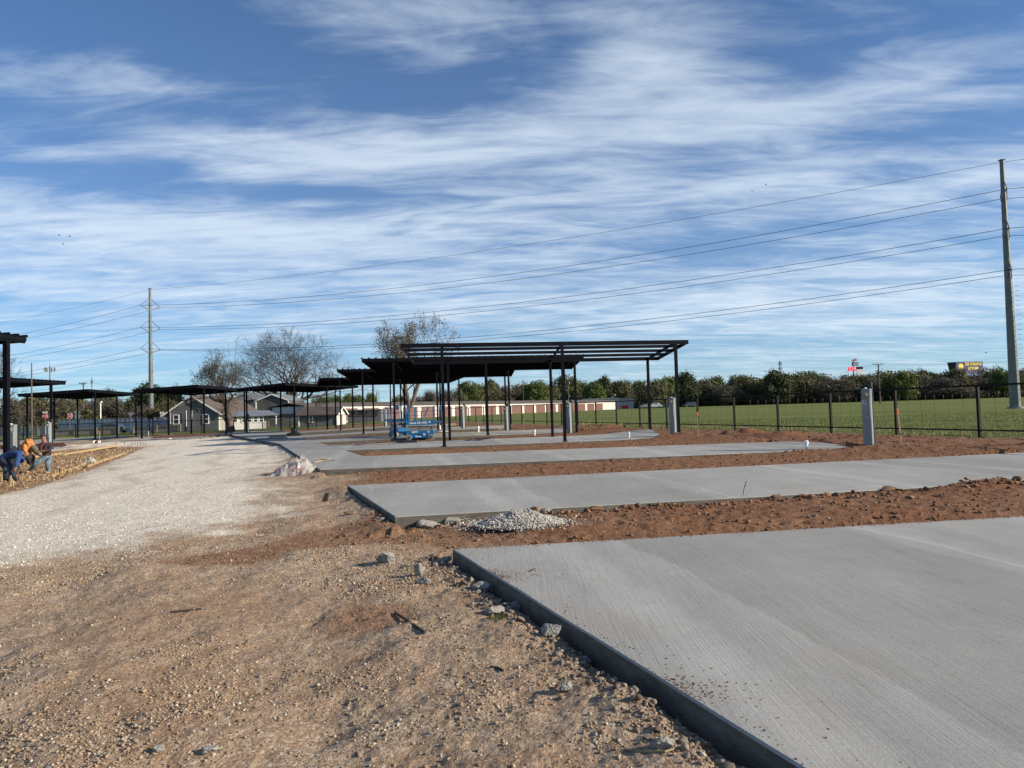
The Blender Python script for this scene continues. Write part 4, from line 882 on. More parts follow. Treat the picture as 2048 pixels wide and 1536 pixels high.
# dark covers on the far slab
def lowbox(px, py, sx_, sy_, h, label, m='black', name='dark_cover', rz=.2):
    b = gp(px, py, ZS+.05); z = hz(b.x, b.y); o = MB().box((0, 0, h/2), (sx_, sy_, h), 0).build(name, K[m], bevel=.03); o.location = (b.x, b.y, z+.004); o.rotation_euler.z = rz; tag(o, label, 'cover'); return o
lowbox(545, 876, 2.2, 1.4, .06, 'flat dark panel lying on the far slab', 'galvd'); lowbox(556, 873, 1.2, .8, .12, 'second smaller dark panel behind the flat panel', 'black', 'dark_sheet')
q = gp(591, 868.5, .3); t_ = thing('tarp_bundle', 'black bundle wrapped round the foot of a far carport post', 'tarp', (q.x, q.y-.4, hz(q.x, q.y))); o = MB().ball((0, 0, .12), .5, (1.25, .5, .4), 14, 8, .12); o.ball((0, 0, .45), .3, (.9, .6, .8), 12, 8, .12); o.build('bundle', K['black'], t_)
q = gp(820, 882, ZS+.1); t_ = thing('black_mat', 'low black pad lying on the dirt under the blue scissor lift', 'mat', (q.x, q.y, hz(q.x, q.y)), R(8)); MB().box((0, 0, .06), (.75, .4, .12)).box((-.55, .2, .05), (.4, .3, .08)).build('pad', K['black'], t_, bevel=.02)
tuf = MB(); b = gp(1000, 1262, 0)
for i in range(70):
    a = random.uniform(0, 6.28); r = random.uniform(0, .13); x = r*math.cos(a); y = r*math.sin(a)*.6; hgt = random.uniform(.02, .06); lx, ly = random.uniform(-.03, .03), random.uniform(-.03, .03); o_ = len(tuf.v); tuf.v += [(x-.003, y, 0), (x+.003, y, 0), (x+lx, y+ly, hgt)]; tuf.f.append([o_, o_+1, o_+2])
o = tuf.build('weed', K['ly']); o.location = (b.x, b.y, gh(b.x, b.y)); tag(o, 'tiny green weed growing beside the near slab', 'weed')
def reed(px, py, tx, ty, label):
    b = at(px, py, 22.5); b.z = gh(b.x, b.y); t_ = at(tx, ty, 22.5); d = t_-b; o = MB().tube([(0, 0, 0), (d.x*.3, 0, d.z*.55), (d.x, 0, d.z)], [.006, .005, .003], 5).build('dry_stalk', K['straw']); o.location = b; tag(o, label, 'stalk')
reed(1985, 858, 2016, 806, 'long pale dry stalk leaning right outside the fence at far right'); reed(1973, 858, 1977, 838, 'short pale bent stalk beside the long dry stalk')
# ------------------------------------------------------------------ transmission poles and conductors
TP = [('left', Vector((-68.2, 134.0, .15)), 26.8), ('right', Vector((51.6, 73.0, .45)), 26.2)]
ARM = Vector((.456, .89, 0)).normalized(); LV = [(23.5, 19.35, 15.35), (22.75, 18.75, 14.55)]
for i, (nm, P, H) in enumerate(TP):
    lab = 'tall slender grey steel transmission pole at left, seen with its paired bracket arms spread' if i == 0 else 'tall thick steel transmission pole at the right edge, its arms seen end on'
    root = thing('power_pole', lab, 'power pole', P, 0, 'steel transmission poles')
    z = [-.4, 0, 6, 12, 18, H-P.z]; rb, rt_ = (.50, .20); m_ = MB(); m_.tube([(0, 0, q) for q in z], [rb-(rb-rt_)*max(q, 0)/(H-P.z) for q in z], 12); m_.build('pole', K['galv'], root)
    m_ = MB(); m_.tube([(0, 0, -.3), (0, 0, .12)], .72, 16); m_.build('base_collar', K['chunk'], root)
    MB().box((0, 0, H-P.z+.02), (.5, .5, .08)).build('pole_cap', K['galvd'], root)
    for lz in LV[i]:
        for s_ in (-1, 1):
            tip = ARM*(s_*2.05); rr_ = rb-(rb-rt_)*lz/H; m_ = MB()
            for o_ in (-.28, .28):
                sdv = Vector((-ARM.y, ARM.x, 0))*o_; m_.beam(ARM*(s_*rr_)+sdv*.8+Vector((0, 0, lz-P.z-.75)), tip+Vector((0, 0, lz-P.z)), .07, .09)
            m_.build('arm', K['galvd'], root)
            MB().tube([ARM*(s_*rr_)+Vector((0, 0, lz-P.z+1.35)), tip+Vector((0, 0, lz-P.z))], .05, 6).build('insulator', K['galvd'], root)
    if i == 1:
        m_ = MB()
        for q in range(24): m_.beam((.35, -.35, 1+q*.5), (.62, -.62, 1+q*.5), .03, .03)
        m_.build('step_bolts', K['galvd'], root)
ends = []
LP, RP = TP[0][1], TP[1][1]
lb, rbv = Vector((-176, 190, 0)), Vector((171, 12, 0))
def wire(pts, r, label, group, name='power_line', cat='power line', mt='wire'):
    o0 = pts[0]; o = MB().tube([p-o0 for p in pts], r, 5).build(name, K[mt]); o.location = o0; return tag(o, label, cat, group)
def sagline(a, b, sag, n=36): return [a+(b-a)*(k/n)-Vector((0, 0, 4*sag*(k/n)*(1-k/n))) for k in range(n+1)]
names = ['upper', 'middle', 'lower']
for lv in range(3):
    for s_ in (-1, 1):
        a = LP+ARM*(s_*2.05); a.z = LV[0][lv]-.12; b = RP+ARM*(s_*2.05); b.z = LV[1][lv]-.12
        c = lb+ARM*(s_*2.05); c.z = a.z-1.5; d = rbv+ARM*(s_*2.05); d.z = b.z+.5
        pts = sagline(c, a, 2.2)[:-1]+sagline(a, b, 2.6)[:-1]+sagline(b, d, 2.5)
        wire(pts, .027, f'{names[lv]} pair of conductors between the steel poles, the {"nearer" if s_ < 0 else "farther"} wire of that pair', 'conductors strung between the steel poles')
a = LP.copy(); a.z = 26.6; b = RP.copy(); b.z = 26.0; c = lb.copy(); c.z = 25.2; d = rbv.copy(); d.z = 26.6
wire(sagline(c, a, 1.5)[:-1]+sagline(a, b, 1.6)[:-1]+sagline(b, d, 1.5), .020, 'thin single wire at the very top of the steel poles', 'conductors strung between the steel poles')

# ------------------------------------------------------------------ wooden poles, towers, lamps
def ground_pt(px, Y): p = at(px, 800, Y); return Vector((p.x, p.y, gh(p.x, p.y)))
def upz(px, py, Y): return at(px, py, Y).z
def woodpole(px, Y, ptop, label, arm=0, armp=None, r=.13, mt='woodpole', trafo=False, cat='utility pole', name='utility_pole'):
    g = ground_pt(px, Y); H = upz(px, ptop, Y)-g.z; root = thing(name, label, cat, g)
    MB().tube([(0, 0, -.3), (0, 0, H)], [r, r*.75], 8).build('pole', K[mt], root)
    if arm:
        z = H-.45 if armp is None else upz(px, armp, Y)-g.z; m_ = MB(); m_.beam((-arm/2, -.1, z), (arm/2, -.1, z+.02*arm), .09, .11)
        for q in (-.47, -.2, .2, .47): m_.tube([(arm*q, -.1, z+.05), (arm*q, -.1, z+.28)], .05, 6)
        m_.build('crossarm', K[mt], root); MB().beam((-arm*.3, -.08, z), (0, -.08, z-.55), .05, .05).beam((arm*.3, -.08, z), (0, -.08, z-.55), .05, .05).build('brace', K[mt], root)
    if trafo: MB().tube([(.32, 0, H-1.7), (.32, 0, H-.8)], .24, 12).tube([(.3, 0, H-6), (.3, 0, H-5)], .2, 10).build('transformer', K['galv'], root)
    return root
woodpole(1760, 150, 727, 'dark wooden utility pole with a crossarm in the green field at right', 2.5, 729, .17)
woodpole(1137, 235, 759, 'pale pole with transformers rising beside the end of the storage units', 0, None, .12, 'galv', True)
woodpole(1047, 240, 758, 'thin dark pole among the trees behind the storage units', 1.0, 764, .11)
woodpole(1334, 235, 767, 'T-shaped floodlight pole above the parked cars', 2.2, 767, .09, 'galv')
woodpole(167, 150, 765, 'wooden utility pole with a short V-braced crossarm at left', 1.7, 767, .16)
woodpole(184, 190, 755, 'slim utility pole just right of the V-braced one', .9, 764, .13)
woodpole(323, 125, 826, 'short white post with a T top left of the grey gabled house', .9, 827, .06, 'white')
woodpole(63.5, 43, 726, 'tall bare wooden mast in front of the second left carport', 0, None, .045, 'barkw', cat='mast', name='wooden_mast')
g = ground_pt(201, 118); t_ = thing('street_lamp', 'white lamp pole above the corrugated metal fence', 'lamp', g); H = upz(201, 806, 118)-g.z
MB().tube([(0, 0, -.2), (0, 0, H)], .09, 8).build('pole', K['white'], t_); MB().beam((-.22, 0, H), (.22, 0, H), .12, .08).ball((.12, 0, H+.16), .14).build('lamp_head', K['white'], t_)
def celltower(px, Y, ptop, label, hts, lat=False, w_=.35):
    g = ground_pt(px, Y); H = upz(px, ptop, Y)-g.z; root = thing('cell_tower', label, 'cell tower', g)
    if lat:
        m_ = MB(); k = 30
        for a in range(3):
            c0 = Vector((math.cos(a*2.094)*w_, math.sin(a*2.094)*w_, 0)); c1 = Vector((math.cos((a+1)*2.094)*w_, math.sin((a+1)*2.094)*w_, 0)); m_.beam(c0, c0*.5+Vector((0, 0, H)), .16, .16)
            for i in range(k): f0 = 1-.5*i/k; f1 = 1-.5*(i+1)/k; m_.beam(c0*f0+Vector((0, 0, H*i/k)), c1*f1+Vector((0, 0, H*(i+1)/k)), .07, .07)
        m_.build('mast', K['galvd'], root)
    else: MB().tube([(0, 0, 0), (0, 0, H)], [w_, w_*.6], 10).build('mast', K['galv'], root)
    for h, wd, n in hts:
        for i in range(n):
            a = 6.283*i/n; m_ = MB(); c = Vector((math.cos(a)*wd, math.sin(a)*wd, H-h)); m_.box(c, (.26, .26, 1.5), a); m_.beam((0, 0, H-h), c, .12, .12); m_.build('antenna', K['galv'] if not lat else K['galvd'], root)
    MB().tube([(0, 0, H), (0, 0, H+1.5)], .05, 5).build('lightning_rod', K['galvd'], root)
celltower(100, 260, 731, 'cell tower mast with two rings of white antennas at far left', [(1.5, 1.7, 7), (6.5, 1.3, 6)])
celltower(1563, 420, 722, 'distant dark lattice cell tower rising above the right-hand tree line', [(1.5, .8, 3), (4.5, 1.1, 4), (8, .9, 3)], True, .9)
celltower(755, 520, 783, 'faint lattice tower seen between carport posts left of the centre tree', [], True, 2.2)
G5 = 'distribution wires behind the left carports'
def span(a, b, sag, lab, gr, r=.02): wire(sagline(a, b, sag, 14), r, lab, gr, 'utility_wire', 'wire')
span(at(-120, 762, 190), at(184, 766, 190), 1.0, 'thin wire from the left edge to the slim utility pole', G5); span(at(184, 766, 190), at(620, 782, 170), 1.5, 'thin wire from the slim utility pole toward the bare oak', G5)
span(at(-120, 782, 150), at(167, 768, 150), 1.0, 'thin wire from the left edge to the V-braced pole', G5)
G6 = 'thin wires on the wooden pole in the field'
a1 = at(1748, 728, 150); a2 = at(1771, 728, 150)
span(a1, at(1500, 760, 330), 2.5, 'thin wire leaving the field pole crossarm to the left', G6, .025); span(a2, at(2300, 690, 120), 1.2, 'thin wire leaving the field pole crossarm to the right', G6, .02)

# ------------------------------------------------------------------ buildings
def root_at(px, Y, name, label, cat='building', rz=0): g = ground_pt(px, Y); return thing(name, label, cat, (g.x, g.y, g.z), rz), g
def siding(mb, x0, x1, y, z0, z1, n, t=.02):
    for i in range(n): za = z0+(z1-z0)*i/n; zb = z0+(z1-z0)*(i+1)/n; mb.quad8([(x0, y-t*1.6, za), (x1, y-t*1.6, za), (x1, y, za), (x0, y, za), (x0, y-t*.4, zb), (x1, y-t*.4, zb), (x1, y, zb), (x0, y, zb)])
def gable(root, x0, x1, y0, y1, hw, hp, wall, roof, trim='white', ovh=.45, side=None):
    xc = (x0+x1)/2; m_ = MB()
    m_.v += [(x0, y0, -.3), (x1, y0, -.3), (x1, y0, hw), (xc, y0, hp), (x0, y0, hw), (x0, y1, -.3), (x1, y1, -.3), (x1, y1, hw), (xc, y1, hp), (x0, y1, hw)]
    m_.f += [[0, 1, 2, 3, 4], [9, 8, 7, 6, 5], [0, 4, 9, 5], [0, 5, 6, 1]] + ([[1, 6, 7, 2]] if side is None else []) + [[4, 3, 8, 9], [3, 2, 7, 8]]
    m_.build('wall', K[wall], root)
    if side: MB().box((x1-.02, (y0+y1)/2, hw/2-.15), (.1, y1-y0-.04, hw+.3)).build('side_wall', K[side], root)
    sl = (hp-hw)/(x1-xc); r = MB()
    for sgn, xe in ((-1, x0), (1, x1)):
        ex_ = xe+sgn*ovh; ez = hw-sl*ovh; y_0, y_1 = y0-.35, y1+.35; P = [(xc, y_0, hp+.03), (ex_, y_0, ez+.03), (ex_, y_1, ez+.03), (xc, y_1, hp+.03)]; r.quad8(P+[(p[0], p[1], p[2]+.12) for p in P])
    r.build('roof', K[roof], root)
    t_ = MB()
    for sgn, xe in ((-1, x0), (1, x1)): ex_ = xe+sgn*ovh; t_.beam((xc, y0-.37, hp+.02), (ex_, y0-.37, hw-sl*ovh+.02), .05, .18)
    t_.build('barge_board', K[trim], root)
def window(root, x, y, z, w_, h, name='window', axis='x', m='glass', trim='white'):
    f = MB(); t = .1
    def B(mb, cx, cz, sx_, sz_, d, yy=0):
        if axis == 'x': mb.box((x+cx, y-.03-yy, z+cz), (sx_, d, sz_))
        else: mb.box((x+.03+yy, y+cx, z+cz), (d, sx_, sz_))
    for cx, cz, sx_, sz_ in ((-w_/2, 0, t, h+t), (w_/2, 0, t, h+t), (0, h/2, w_-t, t), (0, -h/2, w_-t, t), (0, 0, w_-t, t*.6)): B(f, cx, cz, sx_, sz_, .09)
    fr = f.build(name, K[trim], root); g = MB(); B(g, 0, 0, w_-.04, h-.04, .03); g.build('pane', K[m], fr)
# grey gabled house: front gable faces the camera, ridge runs away
r_, g = root_at(388, 100, 'house', 'grey sided gabled house with brown shingle roof and white window trim', 'house')
xl = at(334, 850, 100).x-g.x; xr = at(437, 850, 100).x-g.x; hw = upz(437, 824, 100)-g.z; hp = upz(376, 792.5, 100)-g.z
gable(r_, xl, xr, 0, 16, hw, hp, 'siding', 'shingle', 'white', .7, 'beige')
mb = MB(); siding(mb, xl+.06, xr-.06, -.01, 0, hw-.1, 14); mb.build('siding_boards', K['siding'], r_)
for px, py in ((353, 839), (412.5, 838)): window(r_, at(px, py, 100).x-g.x, -.06, upz(px, py, 100)-g.z, .75, 1.3)
window(r_, at(380, 801, 100).x-g.x, -.03, upz(380, 801, 100)-g.z, .4, .55)
for px, pt, pb in ((343, 824, 848), (374.5, 821, 853), (386, 822, 856)): c = at(px, 840, 100).x-g.x; MB().beam((c, -.25, upz(px, pt, 100)-g.z), (c-(.15 if px == 386 else 0), -.25, max(.0, upz(px, pb, 100)-g.z)), .07, .07).build('vent_pipe', K['white'], r_)
MB().box((xl-.35, .2, hw-.62), (.08, .08, 1.0)).beam((xl-.6, 0, hw-.5), (xl, 0, hw-.75), .1, .08).build('downpipe', K['white'], r_)
MB().box((xr+.08, .1, hw/2), (.1, .1, hw)).build('downpipe', K['white'], r_)
# white lean-to with porch
r_, g = root_at(505, 103, 'annex', 'low white walled annex with dark windows and a metal porch roof', 'annex', R(20))
x0 = at(470, 850, 103).x-g.x; x1 = at(524, 850, 103).x-g.x; zt = upz(500, 832, 103)-g.z
MB().box(((x0+x1)/2, 2.5, zt/2-.1), (x1-x0, 5, zt+.2)).build('wall', K['sidingw'], r_)
MB().box((x1+.45, 2.5, zt/2-.12), (.9, 4.0, zt+.15)).build('side_wall', K['beige'], r_)
mb = MB(); P = [(x0-1.5, -.5, zt), (x1+2.1, -.5, zt), (x1+2.1, 6, zt+.05), (x0-1.5, 6, zt+.7)]; P = [(x0-1.8, -.5, zt), (x1+2.3, -.5, zt), (x1+1.0, 5, zt+.75), (x0-1.8, 5, zt+.75)]; mb.quad8(P+[(p[0], p[1], p[2]+.07) for p in P]); mb.build('roof', K['metalroof'], r_)
MB().box((x1+1.9, -.3, zt/2), (.12, .12, zt)).build('porch_post', K['white'], r_)
for px in (473, 489, 500, 511, 521.5): window(r_, at(px, 839, 103).x-g.x, -.03, upz(px, 838.5, 103)-g.z, .55, .85)
# grey barn
r_, g = root_at(545, 128, 'barn', 'plain dark grey barn end with white trimmed gable', 'barn')
x0 = at(512, 800, 128).x-g.x; x1 = at(577, 800, 128).x-g.x; gable(r_, x0, x1, 0, 10, upz(577, 800.5, 128)-g.z, upz(545, 789, 128)-g.z, 'barn', 'metalroof', 'white', .15)
for x in (x0, x1): hh_ = upz(577, 801, 128)-g.z; MB().box((x, -.06, hh_*.72), (.18, .1, hh_*.52)).build('corner_trim', K['white'], r_)
r_, g = root_at(497, 136, 'barn', 'grey metal roofed wing to the left of the white trimmed barn', 'barn')
x0 = at(487, 800, 136).x-g.x; x1 = at(513, 800, 136).x-g.x; z1 = upz(500, 789, 136)-g.z; z0 = upz(500, 800, 136)-g.z
MB().box(((x0+x1)/2, 3, z0/2), (x1-x0, 6, z0)).build('wall', K['barn'], r_); mb = MB(); P = [(x0-2, -.4, z0), (x1+.3, -.4, z0), (x1+.3, 4, z1), (x0-2, 4, z1)]; mb.quad8(P+[(p[0], p[1], p[2]+.1) for p in P]); mb.build('roof', K['metalroof'], r_)
# dark low link behind annex
r_, g = root_at(562, 118, 'shed', 'long dark grey low shed under the barn, behind the annex porch', 'shed')
x0 = at(526, 830, 118).x-g.x; x1 = at(600, 830, 118).x-g.x; zt = upz(560, 829, 118)-g.z; MB().box(((x0+x1)/2, 2, zt/2), (x1-x0, 4, zt)).build('wall', K['siding'], r_); MB().box(((x0+x1)/2, 2, zt+.05), (x1-x0+.5, 4.6, .12)).build('roof', K['shingled'], r_)
MB().box(((x0+x1)/2, -.06, .45), (x1-x0-.4, .08, .9)).build('skirting', K['barn'], r_)
# small grey house with side gable lit
r_, g = root_at(634, 103, 'cottage', 'small grey cottage with dark shingle roof and a white gabled end', 'house')
x0 = at(598, 850, 103).x-g.x; x1 = at(673, 850, 103).x-g.x; he = upz(630, 829.5, 103)-g.z; hr = upz(630, 817, 108)-g.z; dp = 5.5
MB().box(((x0+x1)/2, dp/2, he/2-.15), (x1-x0, dp, he+.3)).build('wall', K['siding'], r_)
m_ = MB(); m_.v += [(x1+.02, 0, -.3), (x1+.02, dp, -.3), (x1+.02, dp, he), (x1+.02, dp/2, hr), (x1+.02, 0, he), (x1+.1, 0, -.3), (x1+.1, dp, -.3), (x1+.1, dp, he), (x1+.1, dp/2, hr), (x1+.1, 0, he)]; m_.f += [[4, 3, 2, 1, 0], [5, 6, 7, 8, 9], [0, 1, 6, 5], [1, 2, 7, 6], [2, 3, 8, 7], [3, 4, 9, 8], [4, 0, 5, 9]]; m_.build('gable_wall', K['sidingw'], r_)
m_ = MB()
for ya, yb_ in ((-.5, dp/2), (dp+.5, dp/2)): za = he-.12; P = [(x0-.4, ya, za), (x1+.4, ya, za), (x1+.4, yb_, hr+.05), (x0-.4, yb_, hr+.05)]; m_.quad8(P+[(p[0], p[1], p[2]+.12) for p in P])
m_.build('roof', K['shingled'], r_)
m_ = MB()
for ya in (-.5, dp+.5): m_.beam((x1+.43, ya, he-.1), (x1+.43, dp/2, hr+.1), .05, .2)
m_.build('barge_board', K['white'], r_)
window(r_, at(622, 838, 103).x-g.x, -.05, upz(622, 838.5, 103)-g.z, .55, .9)
for px in (598, 674): MB().box((at(px, 845, 103).x-g.x, -.08, he/2), (.16, .1, he)).build('corner_trim', K['white'], r_)
# distant white warehouse
r_, g = root_at(650, 200, 'warehouse', 'distant white warehouse seen above the cottage roof', 'warehouse')
for a_, b_, pt in ((615, 649, 807), (642, 693, 812.5)): x0 = at(a_, 810, 200).x-g.x; x1 = at(b_, 810, 200).x-g.x; z = upz(a_, pt, 200)-g.z; MB().box(((x0+x1)/2, 5 if a_ == 615 else 2, z/2), (x1-x0, 8, z)).build('block', K['sidingw'], r_)
MB().box((0, 1.8, 6.1 if False else upz(650, 812, 200)-g.z+.12), (9.5, 8.6, .2)).build('roof_edge', K['metalroof'], r_)
# dark workshop at the back left of the storage units
r_, g = root_at(728, 116, 'workshop', 'dark blue grey workshop with strip windows in front of the storage units', 'workshop')
x0 = at(696, 840, 116).x-g.x; x1 = at(762, 840, 116).x-g.x; zt = upz(728, 820, 116)-g.z; MB().box(((x0+x1)/2, 2, zt/2), (x1-x0, 4, zt)).build('wall', K['siding'], r_); MB().box(((x0+x1)/2, 2, zt+.05), (x1-x0+.4, 4.4, .12)).build('roof', K['metalroof'], r_)
for px in (706, 720, 735, 750): window(r_, at(px, 826, 116).x-g.x, -.04, upz(px, 826.5, 116)-g.z, .95, .7, trim='barn')
# storage units
S0 = Vector((-36.0, 123.0, 0)); S1 = Vector((32.4, 223.0, 0)); dS = (S1-S0); LS = dS.length; dS.normalize(); ang = math.atan2(dS.y, dS.x)
zS = .62; root = thing('storage_units', 'long row of self-storage units with brown roller doors and white piers', 'building', (S0.x, S0.y, zS), ang)
hS = 2.85; MB().box((LS/2, 4.5, hS/2-.3), (LS, 9, hS+.6)).build('wall', K['sidingw'], root); m_ = MB(); m_.quad8([(-.3, -.35, hS-.05), (LS+.3, -.35, hS-.05), (LS+.3, 4.5, hS+.55), (-.3, 4.5, hS+.55), (-.3, -.35, hS+.1), (LS+.3, -.35, hS+.1), (LS+.3, 4.5, hS+.7), (-.3, 4.5, hS+.7)]); m_.quad8([(-.3, 4.5, hS+.55), (LS+.3, 4.5, hS+.55), (LS+.3, 9.3, hS-.05), (-.3, 9.3, hS-.05), (-.3, 4.5, hS+.7), (LS+.3, 4.5, hS+.7), (LS+.3, 9.3, hS+.1), (-.3, 9.3, hS+.1)]); m_.build('roof', K['shingle'], root)
pit = 5.55; nD = 20
for i in range(nD):
    xa = LS-9.0-pit*i; 
    if xa-4.3 < .3: break
    m_ = MB(); k = 9
    for j in range(k): z0 = .05+2.3*j/k; z1 = .05+2.3*(j+1)/k; m_.quad8([(xa-4.35, -.05, z0), (xa, -.05, z0), (xa, .02, z0), (xa-4.35, .02, z0), (xa-4.35, -.03, z1), (xa, -.03, z1), (xa, .02, z1), (xa-4.35, .02, z1)])
    m_.build('roller_door', K['door'], root)
m_ = MB()
for i in range(14): m_.box((LS-.3-i*.6, -.03, hS/2), (.06, .05, hS-.2))
m_.build('panel_ribs', K['white'], root)
m_ = MB(); m_.box((LS/2, -2.2, -.22), (LS+8, 4.2, .3)); m_.build('apron', K['beige'], root)
# second pale metal building
r_, g = root_at(1218, 246, 'metal_building', 'white and blue-grey metal building behind the right end of the storage units', 'building')
x0 = at(1167, 800, 246).x-g.x; x1 = at(1267, 800, 246).x-g.x; z = upz(1220, 797.5, 246)-g.z
MB().box(((x0+x1)/2, 5, z/2-.3), (x1-x0, 10, z+.6)).build('wall', K['sidingw'], r_); MB().box((x0+2.6, -.15, z/2), (4.6, .2, z-.3)).build('blue_wall', K['corr'], r_); MB().box(((x0+x1)/2, 5, z+.1), (x1-x0+.6, 10.6, .25)).build('roof', K['metalroof'], r_)
for i in range(8): MB().box((x0+6+i*1.3, -.1, z/2), (.08, .12, z-.2)).build('seam', K['grey'], r_)
g = ground_pt(1249, 240); b_ = MB(); b_.quad8([(-1, -.6, 0), (1, -.6, 0), (1, .6, 0), (-1, .6, 0), (-1.2, -.7, 1.1), (1.2, -.7, 1.1), (1.2, .7, 1.1), (-1.2, .7, 1.1)]); o = b_.build('dumpster', K['redsign'], bevel=.05); o.location = g; tag(o, 'small red bin at the right end of the storage units', 'bin')
# corrugated metal fence and low wooden fence at left
def panelfence(px0, px1, Y0, Y1, pt0, pt1, label, m, nposts, name='corrugated_fence', rib=.25):
    a = at(px0, 850, Y0); b = at(px1, 850, Y1); a.z = gh(a.x, a.y); b.z = gh(b.x, b.y); root = thing(name, label, 'fence', a); L_ = Vector((b.x-a.x, b.y-a.y, 0)).length; an = math.atan2(b.y-a.y, b.x-a.x); root.rotation_euler.z = an
    h0 = upz(px0, pt0, Y0)-a.z; h1 = upz(px1, pt1, Y1)-a.z; m_ = MB(); n = int(L_/rib); v = []
    for i in range(n+1):
        t = i/n; yy = (.016 if m == 'corr' else .004)*(1 if i % 2 else -1); h = h0+(h1-h0)*t; m_.v += [(L_*t, yy, -.3), (L_*t, yy, h), (L_*t, yy+.02, h), (L_*t, yy+.02, -.3)]
    for i in range(n): a_ = 4*i; m_.f += [[a_, a_+4, a_+5, a_+1], [a_+1, a_+5, a_+6, a_+2], [a_+2, a_+6, a_+7, a_+3]]
    m_.build('panels', K[m], root)
    for i in range(nposts+1): t = i/nposts; MB().box((L_*t, -.1, (h0+(h1-h0)*t)/2), (.1, .1, h0+(h1-h0)*t+.1)).build('post', K['galvd' if m == 'corr' else m], root)
    MB().beam((0, -.08, h0-.05), (L_, -.08, h1-.05), .06, .09).build('cap_rail', K['galv' if m == 'corr' else m], root)
panelfence(118, 342, 112, 108, 839.5, 833, 'blue-grey corrugated metal fence beyond the left carports', 'corr', 10, rib=.4)
panelfence(108, 238, 100, 99, 859, 853.5, 'low weathered board fence in front of the metal fence', 'woodg', 3, 'board_fence', .18)
panelfence(268, 362, 98, 97, 852.5, 848, 'weathered board fence left of the grey gabled house', 'woodg', 2, 'board_fence', .18)
panelfence(-60, 92, 108, 104, 857, 851, 'pale brown board fence at the far left edge', 'beige', 10, 'board_fence', .3)
# ------------------------------------------------------------------ road signs
def roadsign(px, py, Y, label, kind):
    g = ground_pt(px, Y); z = upz(px, py, Y)-g.z; root = thing('road_sign', label, 'sign', g); MB().tube([(0, .05, 0), (0, .05, z)], .035, 6).build('post', K['galv'], root)
    def poly(n, r, th, y, m, nm, rot=0, zz_=0):
        m_ = MB(); k = len(m_.v)
        for yy in (y, y+th):
            for i in range(n): a = rot+6.2832*i/n; m_.v.append((r*math.cos(a), yy, z+zz_+r*math.sin(a)))
        m_.f += [list(range(n)), list(range(2*n-1, n-1, -1))] + [[i, n+i, n+(i+1) % n, (i+1) % n] for i in range(n)]; return m_.build(nm, m, root)
    if kind == 'stop':
        poly(8, .44, .02, .0, K['white'], 'sign_border', math.pi/8); poly(8, .405, .02, -.022, K['redsign'], 'sign_face', math.pi/8); text('STOP', .30, 'lettering', K['white'], root, Matrix.Translation((0, -.03, z)) @ FACE, .003, bold=.006)
        MB().box((0, .0, z+.58), (.72, .02, .26)).build('upper_plate', K['white'], root)
    elif kind == 'enter':
        MB().box((0, 0, z), (.72, .02, .72)).build('sign_face', K['white'], root); poly(20, .33, .012, -.025, K['redsign'], 'red_disc'); MB().box((0, -.032, z), (.46, .012, .10)).build('white_bar', K['white'], root)
    elif kind == 'back': poly(8, .50, .02, 0, K['signback'], 'sign_back', math.pi/8); MB().box((0, -.03, z), (.5, .02, .9)).box((.0, -.0, z+.62), (.9, .02, .3)).build('plate_back', K['signback'], root)
    elif kind == 'yield': poly(3, .5, .02, 0, K['signback'], 'sign_back', -math.pi/2)
roadsign(90, 832.5, 106, 'red octagonal STOP sign with a white plate above it at far left', 'stop')
roadsign(139.5, 832, 106, 'white square sign with a red disc and bar right of the STOP sign', 'enter')
roadsign(154, 832.5, 104, 'grey back of an octagonal sign with rectangular plates', 'back')
roadsign(261, 828.5, 104, 'grey back of a triangular yield sign above the metal fence', 'yield')
# ------------------------------------------------------------------ billboard and filling station sign
def billboard():
    Y = 300; g = ground_pt(1938, Y); c = at(1936.5, 733.5, Y); root = thing('billboard', 'navy billboard reading DEF AVAILABLE AT PUMP with a yellow disc, above the trees', 'billboard', (c.x, c.y, g.z), R(12)); zc = c.z-g.z
    Wd, Hd = 13.4, 5.2
    MB().box((.5, 0, zc-.4), (Wd, .35, Hd)).build('panel', K['navy'], root); MB().quad8([(-Wd/2+.4, -.1, zc-3), (-Wd/2+.45, -.1, zc-3), (-Wd/2+.45, 3, zc-3), (-Wd/2+.4, 3, zc-3), (-Wd/2-.9, 1.2, zc+2.1), (-Wd/2+.45, -.1, zc+2.1), (-Wd/2+.45, 3, zc+2.1), (-Wd/2-.9, 3, zc+2.1)]).build('side_panel', K['black'], root)
    m_ = MB(); m_.tube([(-3.9, -.19, zc+.2), (-3.9, -.28, zc+.2)], 1.22, 28); m_.build('disc', K['yellow'], root)
    text('DEF AVAILABLE', 1.65, 'lettering', K['yellow'], root, Matrix.Translation((2.3, -.25, zc+1.1)) @ FACE, .03, bold=.06, xs=.72); text('AT PUMP', 1.65, 'lettering', K['yellow'], root, Matrix.Translation((2.2, -.25, zc-.8)) @ FACE, .03, bold=.06, xs=.76)
    for x in (-3, 3): MB().tube([(x, .6, 0), (x, .6, zc-2)], .3, 10).build('support', K['galvd'], root)
billboard()
